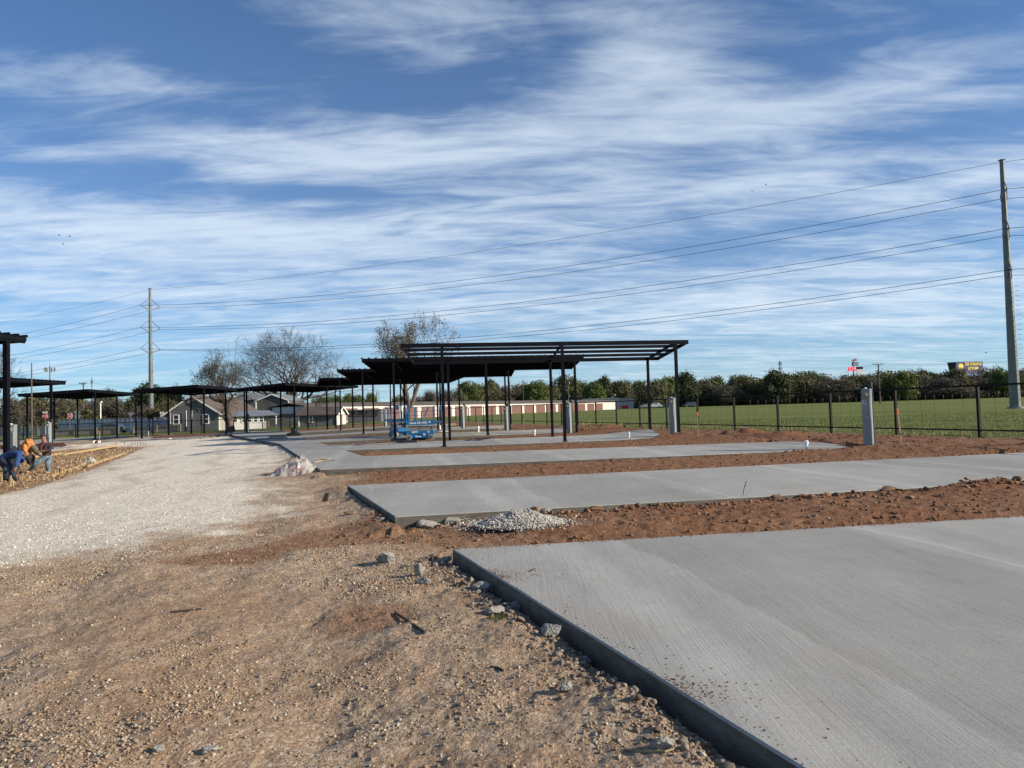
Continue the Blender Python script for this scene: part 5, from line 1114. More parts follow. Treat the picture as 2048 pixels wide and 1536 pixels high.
def station():
    Y = 300; g = ground_pt(1711, Y); root = thing('station_sign', 'filling station sign with a red price panel and navy board, above the trees', 'sign', g)
    def Z(py): return upz(1711, py, Y)-g.z
    def X(px): return at(px, 740, Y).x-g.x
    MB().tube([(0, .5, 0), (0, .5, Z(720))], .25, 8).build('pole', K['galvd'], root)
    m_ = MB(); xs = [X(1704), X(1708), X(1712), X(1716.5), X(1711)]; 
    m_.v += [(X(1703.5), -.1, Z(720.3)), (X(1708), -.1, Z(718.2)), (X(1711.7), -.1, Z(716.6)), (X(1716.5), -.1, Z(720.3)), (X(1710.5), -.1, Z(722.6))]; m_.v += [(v[0], .2, v[2]) for v in m_.v]; m_.f += [[0, 1, 2, 3, 4], [9, 8, 7, 6, 5]]+[[i, 5+i, 5+(i+1) % 5, (i+1) % 5] for i in range(5)]; m_.build('emblem', mat('emblem', (.45, .10, .07), .5, col2=(.5, .35, .3), scale=2), root)
    MB().box(((X(1704)+X(1717.5))/2, 0, (Z(724.5)+Z(731.5))/2), (X(1717.5)-X(1704), .4, Z(724.5)-Z(731.5))).build('name_board', K['navyd'], root, bevel=.3)
    m_ = MB()
    for py, a, b in ((726.8, 1706.6, 1715.5), (729.7, 1705.5, 1716.3)): m_.box(((X(a)+X(b))/2, -.24, Z(py)), (X(b)-X(a), .04, .22))
    m_.build('name_strip', K['white'], root)
    MB().box(((X(1696)+X(1711.5))/2, -.1, (Z(734)+Z(741.6))/2), (X(1711.5)-X(1696), .4, Z(734)-Z(741.6))).build('price_panel', K['led'], root)
    text('3.19', 1.7, 'price', K['leddig'], root, Matrix.Translation(((X(1697)+X(1711))/2, -.33, (Z(734)+Z(741.6))/2)) @ FACE, .02, bold=.02)
    MB().box(((X(1712)+X(1726))/2, .1, (Z(733.5)+Z(738.8))/2), (X(1726)-X(1712), .4, Z(733.5)-Z(738.8))).build('upper_board', K['navyd'], root)
    MB().box(((X(1713)+X(1725.5))/2, .1, (Z(739.4)+Z(750))/2), (X(1725.5)-X(1713), .35, Z(739.4)-Z(750))).build('white_board', K['white'], root)
station()
# ------------------------------------------------------------------ vehicles
def car(px, Y, label, m, rz, Lc=4.5, suv=False):
    g = ground_pt(px, Y); root = thing('parked_car', label, 'car', g, rz, 'cars parked far behind the fences'); h1 = .95; h2 = 1.65 if suv else 1.42; W_ = .88
    prof = [(-Lc/2, .35), (-Lc/2, .85), (-Lc*.46, h1), (-Lc*.28, h1+.03), (-Lc*.16, h2-.05), (-Lc*.02, h2), (Lc*(.30 if suv else .2), h2-.03), (Lc*(.42 if suv else .34), h1+.08), (Lc*.48, h1-.02), (Lc/2, .75), (Lc/2, .35)]
    m_ = MB(); n = len(prof); 
    for s_ in (-1, 1):
        for (x, z) in prof: ins = .16 if z > h1+.1 else 0; m_.v.append((x, s_*(W_-ins), z))
    m_.f += [list(range(n))[::-1], [n+i for i in range(n)]]+[[i, (i+1) % n, n+(i+1) % n, n+i] for i in range(n)]; m_.build('body', K[m], root, bevel=.04)
    for s_ in (-1, 1):
        w_ = MB(); P = [(-Lc*.22, h1+.08), (-Lc*.13, h2-.12), (Lc*.18, h2-.12), (Lc*.29, h1+.08)]; o_ = 0
        for yy in (s_*(W_-.10), s_*(W_-.14+.06)): w_.v += [(x, yy, z) for x, z in P]
        w_.f += [[0, 1, 2, 3], [7, 6, 5, 4]]+[[i, 4+i, 4+(i+1) % 4, (i+1) % 4] for i in range(4)]; w_.build('window', K['glass'], root)
        for x in (-Lc*.31, Lc*.31):
            t_ = MB().tube([(x, s_*(W_-.12), .33), (x, s_*(W_+.04), .33)], .33, 18).build('wheel', K['black'], root); MB().tube([(x, s_*(W_+.03), .33), (x, s_*(W_+.055), .33)], .18, 12).build('rim', K['galv'], t_)
car(1291, 226, 'silver saloon parked left of the pale one, right of the storage units', 'galv', .1); car(1309, 223, 'pale white car parked right of the silver saloon', 'carw', -.1, 4.4, True); car(1326, 228, 'dark car parked right of the pale white car', 'card', 0)
car(1380, 224, 'dark car under the trees right of the parked pale cars', 'card', .2, 4.8, True)
car(222, 104.5, 'dark blue-green car passing in front of the corrugated fence', 'card', .03, 4.6)
# ------------------------------------------------------------------ scissor lifts
def lift(loc, rz, label, lettered):
    root = thing('scissor_lift', label, 'scissor lift', loc, rz, 'blue scissor lifts under the carports'); W_ = .76; Lc = 1.66
    m_ = MB(); m_.v += [(x, y, z) for y in (-W_/2+.05, W_/2-.05) for x, z in ((-.6, .12), (.55, .12), (.62, .30), (.83, .34), (.83, .58), (-.83, .58), (-.83, .34), (-.66, .30))]; m_.f += [list(range(8)), list(range(15, 7, -1))]+[[i, 8+i, 8+(i+1) % 8, (i+1) % 8] for i in range(8)]; m_.build('chassis', K['blue'], root, bevel=.015)
    for x in (-.66, .66):
        for y in (-W_/2+.02, W_/2-.02):
            s_ = 1 if y > 0 else -1; t_ = MB().tube([(x, y-s_*.1, .165), (x, y+s_*.015, .165)], .165, 22).build('wheel', K['tyre'], root); MB().tube([(x, y+s_*.01, .165), (x, y+s_*.03, .165)], .10, 16).tube([(x, y+s_*.025, .165), (x, y+s_*.04, .165)], .035, 8).build('rim', K['galvd'], t_)
    m_ = MB(); d_ = MB()
    for k in range(4):
        z = .63+.062*k
        for y in (-W_/2+.09, W_/2-.09): m_.beam((-.76, y, z+(.012 if k % 2 else -.012)), (.76, y, z+(-.012 if k % 2 else .012)), .04, .05, (0, 0, 1))
        for y in (-W_/2+.06,): d_.tube([(0, y-.01, z), (0, y+.03, z)], .022, 8); d_.tube([(.70, y-.01, z), (.70, y+.03, z)], .022, 8)
    m_.build('scissor_arms', K['grey'], root); d_.build('pivot_pins', K['black'], root); MB().box((.1, 0, .73), (1.3, W_-.24, .20)).build('cylinder_cover', K['galvd'], root)
    pz = .92; MB().box((0, 0, pz+.03), (Lc, W_, .05)).build('deck', K['blued'], root); s2 = MB()
    for y in (-W_/2-.012, W_/2+.012): s2.box((0, y, pz+.12), (Lc, .02, .26))
    s2.build('side_panel', K['blue'], root)
    e = MB(); e.box((Lc/2+.34, 0, pz+.10), (.68, W_-.1, .05)); 
    for y in (-W_/2+.04, W_/2-.04): e.box((Lc/2+.34, y, pz+.15), (.70, .02, .11))
    e.build('extension_deck', K['blue'], root)
    def rail(mb, x0, x1, zt, mid=True, y=None):
        for yy in ((-W_/2, W_/2) if y is None else (y,)):
            mb.tube([(x0, yy, zt), (x1, yy, zt)], .017, 6)
            if mid: mb.tube([(x0, yy, zt-.50), (x1, yy, zt-.50)], .013, 6)
    zt = pz+1.08; m_ = MB(); rail(m_, -Lc/2+.06, Lc/2, zt); 
    for yy in (-W_/2, W_/2):
        for x in (-Lc/2+.14, -.30, Lc/2-.02): m_.beam((x, yy, pz+.2), (x, yy, zt), .05, .035, (0, 1, 0))
        m_.tube([(.28, yy, pz+.22), (.28, yy, pz+.55), (.52, yy, zt)], .024, 6)
    for x in (-Lc/2+.06, ): m_.tube([(x, -W_/2, zt), (x, W_/2, zt)], .017, 6); m_.tube([(x, -W_/2, zt-.5), (x, W_/2, zt-.5)], .013, 6)
    m_.build('guard_rail', K['blue'], root)
    m_ = MB(); rail(m_, Lc/2, Lc/2+.68, zt+.03, y=-W_/2+.04); rail(m_, Lc/2, Lc/2+.68, zt+.03, y=W_/2-.04); x = Lc/2+.68; m_.tube([(x, -W_/2+.04, zt+.03), (x, W_/2-.04, zt+.03)], .017, 6)
    for yy in (-W_/2+.04, W_/2-.04): m_.tube([(x, yy, pz+.12), (x, yy, zt+.03)], .018, 6)
    m_.build('extension_rail', K['blue'], root)
    MB().box((-Lc/2+.08, -W_/2+.02, pz+.42), (.13, .05, .55)).build('entry_plate', K['blue'], root); MB().box((Lc/2+.45, -W_/2-.02, zt-.12), (.18, .14, .26)).build('control_box', K['blue'], root, bevel=.01)
    st = MB(); y = -W_/2+.035
    for (x, z, a, b) in ((-.33, .50, .36, .05), (-.42, .47, .16, .035), (-.25, .235, .08, .09), (-.07, .215, .22, .045), (.50, .49, .10, .06), (.52, .44, .05, .04)): st.box((x, y, z), (a, .006, b))
    st.build('decal', K['white'], root); MB().box((.24, y, .34), (.12, .006, .12)).build('warning_decal', mat('decal_pink', (.7, .45, .45), .5), root); MB().box((-.20, y, .35), (.06, .008, .05)).box((.02, y, .35), (.06, .008, .07)).build('vent', K['black'], root)
    if lettered: text('Genie GS-1930', .17, 'lettering', K['white'], root, Matrix.Translation((-.10, -W_/2-.026, pz+.12)) @ FACE, .004, bold=.004); MB().box((.58, -W_/2-.026, pz+.16), (.09, .006, .09)).build('decal', K['white'], root)
    return root
lx = at(841.5, 876, 43.3); z = hz(lx.x, lx.y); l1 = lift((lx.x, lx.y, z), R(3), 'blue scissor lift in front, lettered Genie GS-1930, with its deck extension to the right', True)
lx = at(797, 876, 45.6); z = hz(lx.x, lx.y); l2 = lift((lx.x, lx.y, z), R(180-62), 'blue scissor lift behind the lettered one, turned end on, its extension to the left', False)
# ------------------------------------------------------------------ trees
def foliage(name, seed, rx, rz, n, leaf, m, parent, cz, blobs=26, ry=None, hollow=.62, flat=0):
    g = np.random.default_rng(seed); ry = ry or rx
    d = g.normal(size=(blobs, 3)); d /= np.linalg.norm(d, axis=1)[:, None]; d[:, 2] = np.where(d[:, 2] < -.85, -d[:, 2], d[:, 2]); q = (hollow+(1-hollow)*g.random(blobs))[:, None]
    C = d*q*np.array([rx, ry, rz])*.74; br = np.array([.30+.26*g.random() for _ in range(blobs)])*min(rx, rz*1.2)
    w_ = br**2; w_ /= w_.sum(); idx = g.choice(blobs, n, p=w_); v = g.normal(size=(n, 3)); v /= np.linalg.norm(v, axis=1)[:, None]
    u_r = g.random(n); P = C[idx]+v*(br[idx]*(.30+.75*u_r**.5))[:, None]*np.array([1, 1, .8]); P[:, 2] += cz
    nrm = v+g.normal(size=(n, 3))*.7; nrm /= np.linalg.norm(nrm, axis=1)[:, None]; t = np.cross(nrm, g.normal(size=(n, 3))); t /= np.linalg.norm(t, axis=1)[:, None]+1e-9; b = np.cross(nrm, t); s_ = (leaf*(.5+g.random(n))*np.where(u_r < .3, 2.0, 1))[:, None]
    Q = np.stack([P-t*s_, P+b*s_*.6, P+t*s_, P-b*s_*.6], 1).reshape(-1, 3); return np_mesh(name, Q, np.arange(len(Q)).reshape(-1, 4), m, parent)
def segs_mesh(name, segs, m, parent, k=5):
    A = np.array([s_[0] for s_ in segs]); B = np.array([s_[1] for s_ in segs]); ra = np.array([s_[2] for s_ in segs]); rb = np.array([s_[3] for s_ in segs]); D = B-A; D /= np.linalg.norm(D, axis=1)[:, None]+1e-9
    h = np.where(np.abs(D[:, 2:3]) < .9, np.array([[0, 0, 1.]]), np.array([[1., 0, 0]])); X = np.cross(D, h); X /= np.linalg.norm(X, axis=1)[:, None]; Y = np.cross(D, X); a = np.arange(k)*2*math.pi/k
    ring = X[:, None]*np.cos(a)[None, :, None]+Y[:, None]*np.sin(a)[None, :, None]; P = np.stack([A[:, None]+ring*ra[:, None, None], B[:, None]+ring*rb[:, None, None]], 1).reshape(-1, 3)
    i = np.arange(k); f = np.stack([i, (i+1) % k, k+(i+1) % k, k+i], -1); Fc = (f[None]+(np.arange(len(segs))*2*k)[:, None, None]).reshape(-1, 4); return np_mesh(name, P, Fc, m, parent, smooth=True)
def grow(g, p, d, L_, r, dep, S, tips, spread=.55, upb=.10, kids=(2, 3), shr=.78, minr=.012, wig=.16, lim=None):
    n = 3; q = p; rr_ = r
    for i in range(n):
        d = d+g.normal(size=3)*wig; d[2] += upb*.3; d /= np.linalg.norm(d); q2 = q+d*L_/n; r2 = max(minr, rr_*.90); S.append((q, q2, rr_, r2, dep)); q = q2; rr_ = r2
        if dep > 1 and i < 2 and g.random() < .35:
            dd = d+g.normal(size=3)*.8; dd /= np.linalg.norm(dd); grow(g, q, dd, L_*.5, rr_*.5, dep-2, S, tips, spread, upb, kids, shr, minr, wig, lim)
    if dep <= 0: tips.append((q, d)); return
    k = kids[0] if g.random() < .6 else kids[1]; az = g.random()*6.28
    h = np.array([0, 0, 1.]) if abs(d[2]) < .9 else np.array([1., 0, 0]); X = np.cross(d, h); X /= np.linalg.norm(X); Y = np.cross(d, X)
    for j in range(k):
        a = az+6.283*j/k+g.normal()*.3; sp = spread*(.6+.8*g.random()); dd = d*math.cos(sp)+(X*math.cos(a)+Y*math.sin(a))*math.sin(sp); dd[2] += upb; dd /= np.linalg.norm(dd)
        grow(g, q, dd, L_*shr*(.8+.4*g.random()), max(minr, rr_*(.62 if k == 3 else .70)), dep-1, S, tips, spread, upb, kids, shr, minr, wig, lim)
def leaf_clusters(name, seed, tips, n, size, m, parent, spread=.25):
    g = np.random.default_rng(seed); T = np.array([t[0] for t in tips]); idx = g.integers(0, len(T), n); P = T[idx]+g.normal(size=(n, 3))*spread; nrm = g.normal(size=(n, 3)); nrm /= np.linalg.norm(nrm, axis=1)[:, None]; t = np.cross(nrm, g.normal(size=(n, 3))); t /= np.linalg.norm(t, axis=1)[:, None]; b = np.cross(nrm, t); s_ = (size*(.5+g.random(n)))[:, None]
    Q = np.stack([P-t*s_, P+b*s_*.5, P+t*s_, P-b*s_*.5], 1).reshape(-1, 3); return np_mesh(name, Q, np.arange(len(Q)).reshape(-1, 4), m, parent)
def baretree(px, Y, ptop, wpx, label, seed, limbs, trunk, dep=6, spread=.5, barkm='bark', leaves=0, leafm='bud', leafs=.10, lean=(0, 0), group=None, shr=.78, up_=.08, minr=.014, twm='twig', fork=None, kids=(2, 3), basepx=None, spc=.3, twn=0, twl=.9):
    """grown, then scaled so that crown height and width are right"""
    g = np.random.default_rng(seed); gp_ = ground_pt(basepx or px, Y); H = upz(px, ptop, Y)-gp_.z; W_ = wpx*Y/F; S = []; tips = []
    tr, th = trunk; p = np.zeros(3); top = np.array([lean[0]*th, lean[1]*th, th]); n = 5
    for i in range(n):
        a = top*(i/n)+(np.array([math.sin(i*1.3)*.06*th*.3, 0, 0])); b = top*((i+1)/n)+np.array([math.sin((i+1)*1.3)*.06*th*.3, 0, 0]); S.append((a, b, tr*(1.25-.35*i/n if i else 1.5), tr*(1.25-.35*(i+1)/n), 9))
    base_ = S[-1][1]
    for (az, el, Lf, rf) in limbs:
        d = np.array([math.cos(az)*math.cos(el), math.sin(az)*math.cos(el), math.sin(el)]); grow(g, base_, d, Lf*th, tr*rf, dep, S, tips, spread, up_, kids, shr, minr, .13)
    E = np.array([s_[1] for s_ in S]); zmax = np.percentile(E[:, 2], 99.7); fz = (H-th)/(zmax-th); xs = E[:, 0]; lo, hi = np.percentile(xs, .7), np.percentile(xs, 99.3); fx = W_/(hi-lo)
    off = (at(px, 800, Y).x-gp_.x)-fx*((lo+hi)/2)
    def T(q): t = ss(th*.6, th*1.8, np.array(q[2])); return np.array([q[0]*(1+(fx-1)*t)+off*t, q[1]*(1+(fx-1)*t), q[2] if q[2] < th else th+(q[2]-th)*fz])
    S = [(T(a), T(b), ra, rb_, dd) for a, b, ra, rb_, dd in S]; tips = [(T(a), d) for a, d in tips]
    if twn:
        for a, d in list(tips):
            for _ in range(twn):
                dd = d*.7+g.normal(size=3)*.75; dd /= np.linalg.norm(dd); l_ = twl*(.4+.8*g.random()); mid_ = a+dd*l_*.55; d2 = dd+g.normal(size=3)*.4; S.append((a, mid_, minr, minr*.8, 0)); S.append((mid_, mid_+d2/np.linalg.norm(d2)*l_*.5, minr*.8, minr*.6, 0))
    root = thing('tree', label, 'tree', gp_, 0, group); big = [s_ for s_ in S if s_[4] >= dep-2]; sm = [s_ for s_ in S if s_[4] < dep-2]
    segs_mesh('trunk', big, K[barkm], root, 7); segs_mesh('crown', sm, K[twm], root, 3)
    if leaves: leaf_clusters('leaves', seed+1, tips, leaves, leafs, K[leafm], root, spc)
    return root
pi = math.pi
baretree(563, 148, 669, 262, 'huge bare spreading oak rising behind the grey barn', 21, [(0.15, .55, .95, .62), (pi-.1, .5, .95, .62), (pi*.62, .95, .95, .6), (pi*.35, 1.0, .95, .6), (-1.2, .85, .9, .55), (1.5, .7, .9, .5), (pi+.5, .8, .8, .5)], (.85, 4.2), 6, .46, shr=.80, up_=.05, minr=.015, basepx=572, twn=3, twl=1.7)
baretree(432, 88, 708, 108, 'gnarled leaning tree with sparse buds beside the grey gabled house', 5, [(pi, .55, .8, .55), (pi-.5, 1.1, .8, .6), (0.2, .5, .6, .5), (pi+.8, .9, .7, .5), (pi*.5, .7, .6, .5)], (.38, 3.6), 6, .5, 'barkw', 3000, 'bud', .075, (-.12, 0), shr=.80, up_=.02, minr=.013, basepx=461, spc=.22, twn=2, twl=.6)
baretree(833, 86, 634, 150, 'tall forked tree with tufts of new leaves behind the blue scissor lift', 11, [(pi-.15, 1.28, 2.6, .74), (0.1, 1.18, 2.6, .76), (pi*.9, .95, 1.9, .35)], (.36, 1.7), 6, .48, 'barkw', 6000, 'bud', .095, (.03, 0), shr=.76, up_=.10, minr=.014, basepx=817, spc=.32, twn=2, twl=.7)
baretree(-22, 75, 700, 118, 'bare twiggy tree cut by the left picture edge behind the first carport', 8, [(0.2, .7, .9, .6), (pi, .8, .9, .6), (1.5, 1.0, .9, .6)], (.28, 3.0), 5, .5, minr=.012, twn=3, twl=.7)
baretree(622, 118, 792, 62, 'low bare thicket tree between the barn and the cottage', 14, [(0.2, .6, .8, .6), (pi, .7, .8, .6), (1.5, 1.2, .8, .6)], (.16, 1.4), 5, .5, minr=.016)
baretree(78, 96, 806, 60, 'small pale branching shrub tree in front of the left board fence', 17, [(0.2, .6, .8, .6), (pi, .9, .8, .6)], (.09, 1.0), 3, .5, minr=.02, twm='bark')
baretree(615, 98, 838, 46, 'scrubby leafless bush in front of the small cottage', 19, [(0.2, .9, .9, .6), (pi, .9, .9, .6), (1.5, 1.2, .9, .6)], (.04, .5), 4, .5, minr=.012)
# round clipped tree
g_ = ground_pt(305, 82); root = thing('clipped_tree', 'small ball-headed tree standing at the black back fence at left', 'tree', g_); zc = upz(305, 829, 82)-g_.z
MB().tube([(0, 0, 0), (0, 0, zc)], .07, 7).build('trunk', K['bark'], root); foliage('crown', 3, .72, .72, 2200, .09, K['lo'], root, zc, 18)
# protos of leafy trees, copied with their parts along the tree lines
PR = {}
def proto(key, m, seed, rx, rz, n, leaf, trunk_h, hollow=.6, twig=False):
    root = thing('tree', 'x', 'tree', (0, 0, 0)); H = trunk_h+rz*1.7
    S = []; tips = []; g = np.random.default_rng(seed); S.append((np.zeros(3), np.array([0, 0, trunk_h]), .30, .24, 9))
    for j in range(5): a = j*1.26+g.random(); grow(g, np.array([0, 0, trunk_h]), np.array([math.cos(a)*.6, math.sin(a)*.6, .8]), rz*.62, .15, 3 if twig else 1, S, tips, .5, .1, (2, 3), .75, .03, .15)
    segs_mesh('trunk', S, K['bark'], root, 4); foliage('crown', seed, rx, rz, n, leaf, K[m], root, trunk_h+rz*.78, 34, hollow=hollow); PR[key] = (root, H)
proto('g', 'lg', 31, 5.0, 4.2, 7000, .21, .5); proto('g2', 'ly', 32, 5.5, 3.8, 7000, .21, .3); proto('d', 'ld', 33, 5.2, 4.6, 7000, .21, .5); proto('o', 'lo', 34, 5.2, 4.4, 6500, .18, .5, .5, True); proto('o2', 'lo', 35, 5.6, 3.9, 6500, .18, .4, .5, True); proto('b', 'lb', 36, 5.0, 4.4, 6000, .14, .5, .4, True); proto('b2', 'lb', 37, 5.4, 4.0, 6000, .14, .3, .4, True)
used = set(); WORDS = {'g': 'mid green leafy tree', 'g2': 'fresh green rounded tree', 'd': 'dark green dense tree', 'o': 'olive green hazy tree', 'o2': 'broad olive brown tree', 'b': 'grey-brown leafless tree', 'b2': 'low grey twiggy tree'}
def plant(key, px, Y, ptop, wpx, where, group, pbot=None):
    root, H0 = PR[key]; g = ground_pt(px, Y); H = upz(px, ptop, Y)-g.z; W_ = wpx*Y/F; sx_ = W_/10.2; sz_ = H/H0; rz = random.uniform(0, 6.28)
    lab = f'{WORDS[key]} {where}'
    if len(lab.replace("-"," ").split()) > 16: print('LONG', lab)
    if key in used: o = dup(root, g, rz, lab, (sx_, sx_, sz_))
    else: used.add(key); o = root; o.location = g; o.rotation_euler.z = rz; o.scale = (sx_, sx_, sz_); o['label'] = lab
    o['group'] = group; return o
GR = 'trees along the far side of the field'
LINE = [('g', 940, 765, 44), ('o', 968, 768, 52), ('d', 984, 762, 30), ('b', 1018, 766, 50), ('o2', 1046, 768, 46), ('g2', 1072, 762, 44), ('o', 1098, 768, 48), ('g', 1132, 752, 44), ('b', 1160, 757, 50), ('g2', 1188, 764, 36), ('d', 1206, 756, 34), ('o2', 1240, 762, 54), ('g', 1272, 764, 40), ('o', 1302, 761, 44), ('g2', 1333, 753, 38), ('d', 1368, 748, 52), ('o', 1402, 758, 48), ('g', 1430, 755, 44),
        ('b', 1452, 768, 44), ('o2', 1482, 750, 56), ('g2', 1524, 757, 60), ('b', 1500, 752, 50), ('d', 1555, 744, 56), ('o', 1588, 746, 54), ('g', 1625, 745, 56), ('b2', 1600, 772, 70), ('b', 1668, 752, 64), ('o2', 1712, 749, 70), ('b', 1745, 744, 50), ('o', 1772, 742, 44), ('g2', 1800, 742, 52), ('b2', 1790, 765, 70), ('o', 1835, 740, 40), ('d', 1858, 744, 50), ('g', 1850, 764, 40), ('b', 1888, 752, 50), ('o2', 1915, 738, 46), ('b', 1945, 745, 56), ('o', 1985, 735, 52), ('g', 2008, 742, 40), ('b', 2035, 738, 50), ('d', 2060, 736, 50), ('b2', 1690, 775, 80), ('b2', 1900, 772, 90), ('b2', 1530, 790, 80), ('o2', 1440, 785, 60), ('b2', 1960, 775, 80)]
for i, (k, px, pt, wp) in enumerate(LINE):
    Y = 236+((i*37) % 30) if px > 1290 else 262+((i*37) % 30); nb = 'right of the billboard' if px > 1970 else 'around the foot of the billboard' if px > 1880 else 'right of the wooden field pole' if px > 1765 else 'below the filling station sign' if px > 1660 else 'near the distant lattice tower' if px > 1520 else 'right of the open carport' if px > 1360 else 'behind the parked cars' if px > 1275 else 'behind the right half of the storage units' if px > 1120 else 'behind the left half of the storage units'
    same = [q for q in LINE if q[0] == k and (nb == ('right of the billboard' if q[1] > 1970 else 'around the foot of the billboard' if q[1] > 1880 else 'right of the wooden field pole' if q[1] > 1765 else 'below the filling station sign' if q[1] > 1660 else 'near the distant lattice tower' if q[1] > 1520 else 'right of the open carport' if q[1] > 1360 else 'behind the parked cars' if q[1] > 1275 else 'behind the right half of the storage units' if q[1] > 1120 else 'behind the left half of the storage units'))]
    same = sorted(same, key=lambda q: q[1]); j = [q[1] for q in same].index(px)
    if len(same) > 1: nb += ', ' + (['leftmost', 'rightmost'][j] if len(same) == 2 else ['leftmost', 'middle', 'rightmost', 'last'][min(j, 3)]) + ' of its kind'
    plant(k, px, Y, pt-2, wp*1.45, nb, GR)
GL = 'trees behind the left carports and houses'
LL = [('b', 14, 786, 60, 130, 'at the far left edge'), ('o2', 60, 788, 70, 150, 'behind the wooden mast'), ('b2', 112, 790, 80, 160, 'behind the STOP sign'), ('o', 150, 787, 60, 175, 'left of the V-braced pole'), ('o2', 210, 776, 48, 200, 'whose round top shows over the left carports'), ('b', 195, 792, 80, 165, 'behind the white street lamp'), ('b', 245, 792, 70, 160, 'behind the yield sign'), ('o', 285, 780, 60, 150, 'left of the steel transmission pole'),
      ('d', 312, 768, 84, 150, 'with a broad crown behind the steel transmission pole'), ('d', 350, 774, 40, 150, 'to the right of the steel transmission pole'), ('o', 335, 800, 60, 140, 'low behind the grey house gable'), ('b', 300, 805, 90, 140, 'low behind the corrugated fence'), ('o2', 140, 812, 110, 140, 'low behind the corrugated fence left end'), ('b', 60, 812, 110, 140, 'low at the left behind the board fence'), ('d', 545, 783, 40, 160, 'showing over the barn roof'),
      ('g', 665, 790, 48, 240, 'behind the white warehouse'), ('g2', 700, 786, 34, 250, 'with a round crown right of the warehouse'), ('g', 718, 790, 26, 250, 'right of the warehouse'), ('g2', 742, 784, 26, 230, 'beside the faint lattice tower'), ('o', 640, 792, 40, 240, 'far behind the cottage'), ('b2', 775, 806, 60, 240, 'low left of the forked tree'), ('g', 798, 790, 30, 190, 'just left of the forked tree'), ('b', 860, 776, 44, 170, 'just right of the forked tree'), ('b', 886, 774, 50, 200, 'between the forked tree and the storage trees'), ('o', 912, 778, 40, 210, 'above the storage roof near the third carport'), ('b2', 835, 792, 60, 210, 'low behind the forked tree')]
for k, px, pt, wp, Y, wh in LL: plant(k, px, Y, pt, wp*1.1, wh, GL)
def undergrowth(px0, px1, Y0, Y1, h, n, seed):
    g = np.random.default_rng(seed); a = at(px0, 800, Y0); b = at(px1, 800, Y1); t = g.random(n); x = a.x+(b.x-a.x)*t; y = a.y+(b.y-a.y)*t+g.normal(0, 2.0, n); z = base(x, y)+h*(.35+.65*fbm(x*.25, y*.25, 3, seed))*g.random(n)**.8; P = np.stack([x, y, z], -1)
    nr_ = g.normal(size=(n, 3)); nr_ /= np.linalg.norm(nr_, axis=1)[:, None]; t_ = np.cross(nr_, g.normal(size=(n, 3))); t_ /= np.linalg.norm(t_, axis=1)[:, None]; b_ = np.cross(nr_, t_); s_ = (.32*(.5+g.random(n)))[:, None]
    Q = np.stack([P-t_*s_, P+b_*s_*.7, P+t_*s_, P-b_*s_*.7], 1).reshape(-1, 3); tag(np_mesh('undergrowth', Q, np.arange(len(Q)).reshape(-1, 4), K['lo'] if seed % 2 else K['lb']), kind='stuff')
undergrowth(880, 2180, 264, 236, 3.4, 26000, 71); undergrowth(1480, 2180, 262, 238, 3.0, 12000, 72); undergrowth(-80, 345, 138, 134, 2.8, 12000, 73)
for k, (r_, H_) in PR.items():
    if k not in used:
        for c in children(r_): bpy.data.objects.remove(c)
        bpy.data.objects.remove(r_)
# ------------------------------------------------------------------ people
def skinmesh(name, verts, edges, rad, m, parent, sub=2, rooti=0, noise=0):
    me = bpy.data.meshes.new(name); me.from_pydata([tuple(v) for v in verts], edges, []); o = bpy.data.objects.new(name, me); COL.objects.link(o)
    md = o.modifiers.new('s', 'SKIN'); md.use_smooth_shade = True
    for i, r in enumerate(rad): me.skin_vertices[0].data[i].radius = (r, r) if not hasattr(r, '__len__') else r
    me.skin_vertices[0].data[rooti].use_root = True
    sb = o.modifiers.new('b', 'SUBSURF'); sb.levels = sub; sb.render_levels = sub
    bpy.context.view_layer.update(); ev = o.evaluated_get(bpy.context.evaluated_depsgraph_get()); nm = bpy.data.meshes.new_from_object(ev); bpy.data.objects.remove(o)
    if noise:
        co = np.empty(len(nm.vertices)*3, np.float32); nm.vertices.foreach_get('co', co); co = co.reshape(-1, 3); nn = np.empty(len(nm.vertices)*3, np.float32); nm.vertices.foreach_get('normal', nn); nn = nn.reshape(-1, 3)
        w_ = np.sin(co[:, 0]*38+co[:, 2]*14+4*np.sin(co[:, 1]*9))*.5+(fbm(co[:, 0]*9+3, co[:, 2]*9+co[:, 1]*5, 3, 4)-.5)*2; co = co+nn*(w_*noise)[:, None]; nm.vertices.foreach_set('co', co.astype(np.float32).ravel()); nm.update()
    nm.materials.clear(); nm.polygons.foreach_set('use_smooth', np.ones(len(nm.polygons), bool)); return link(name, nm, m, parent)
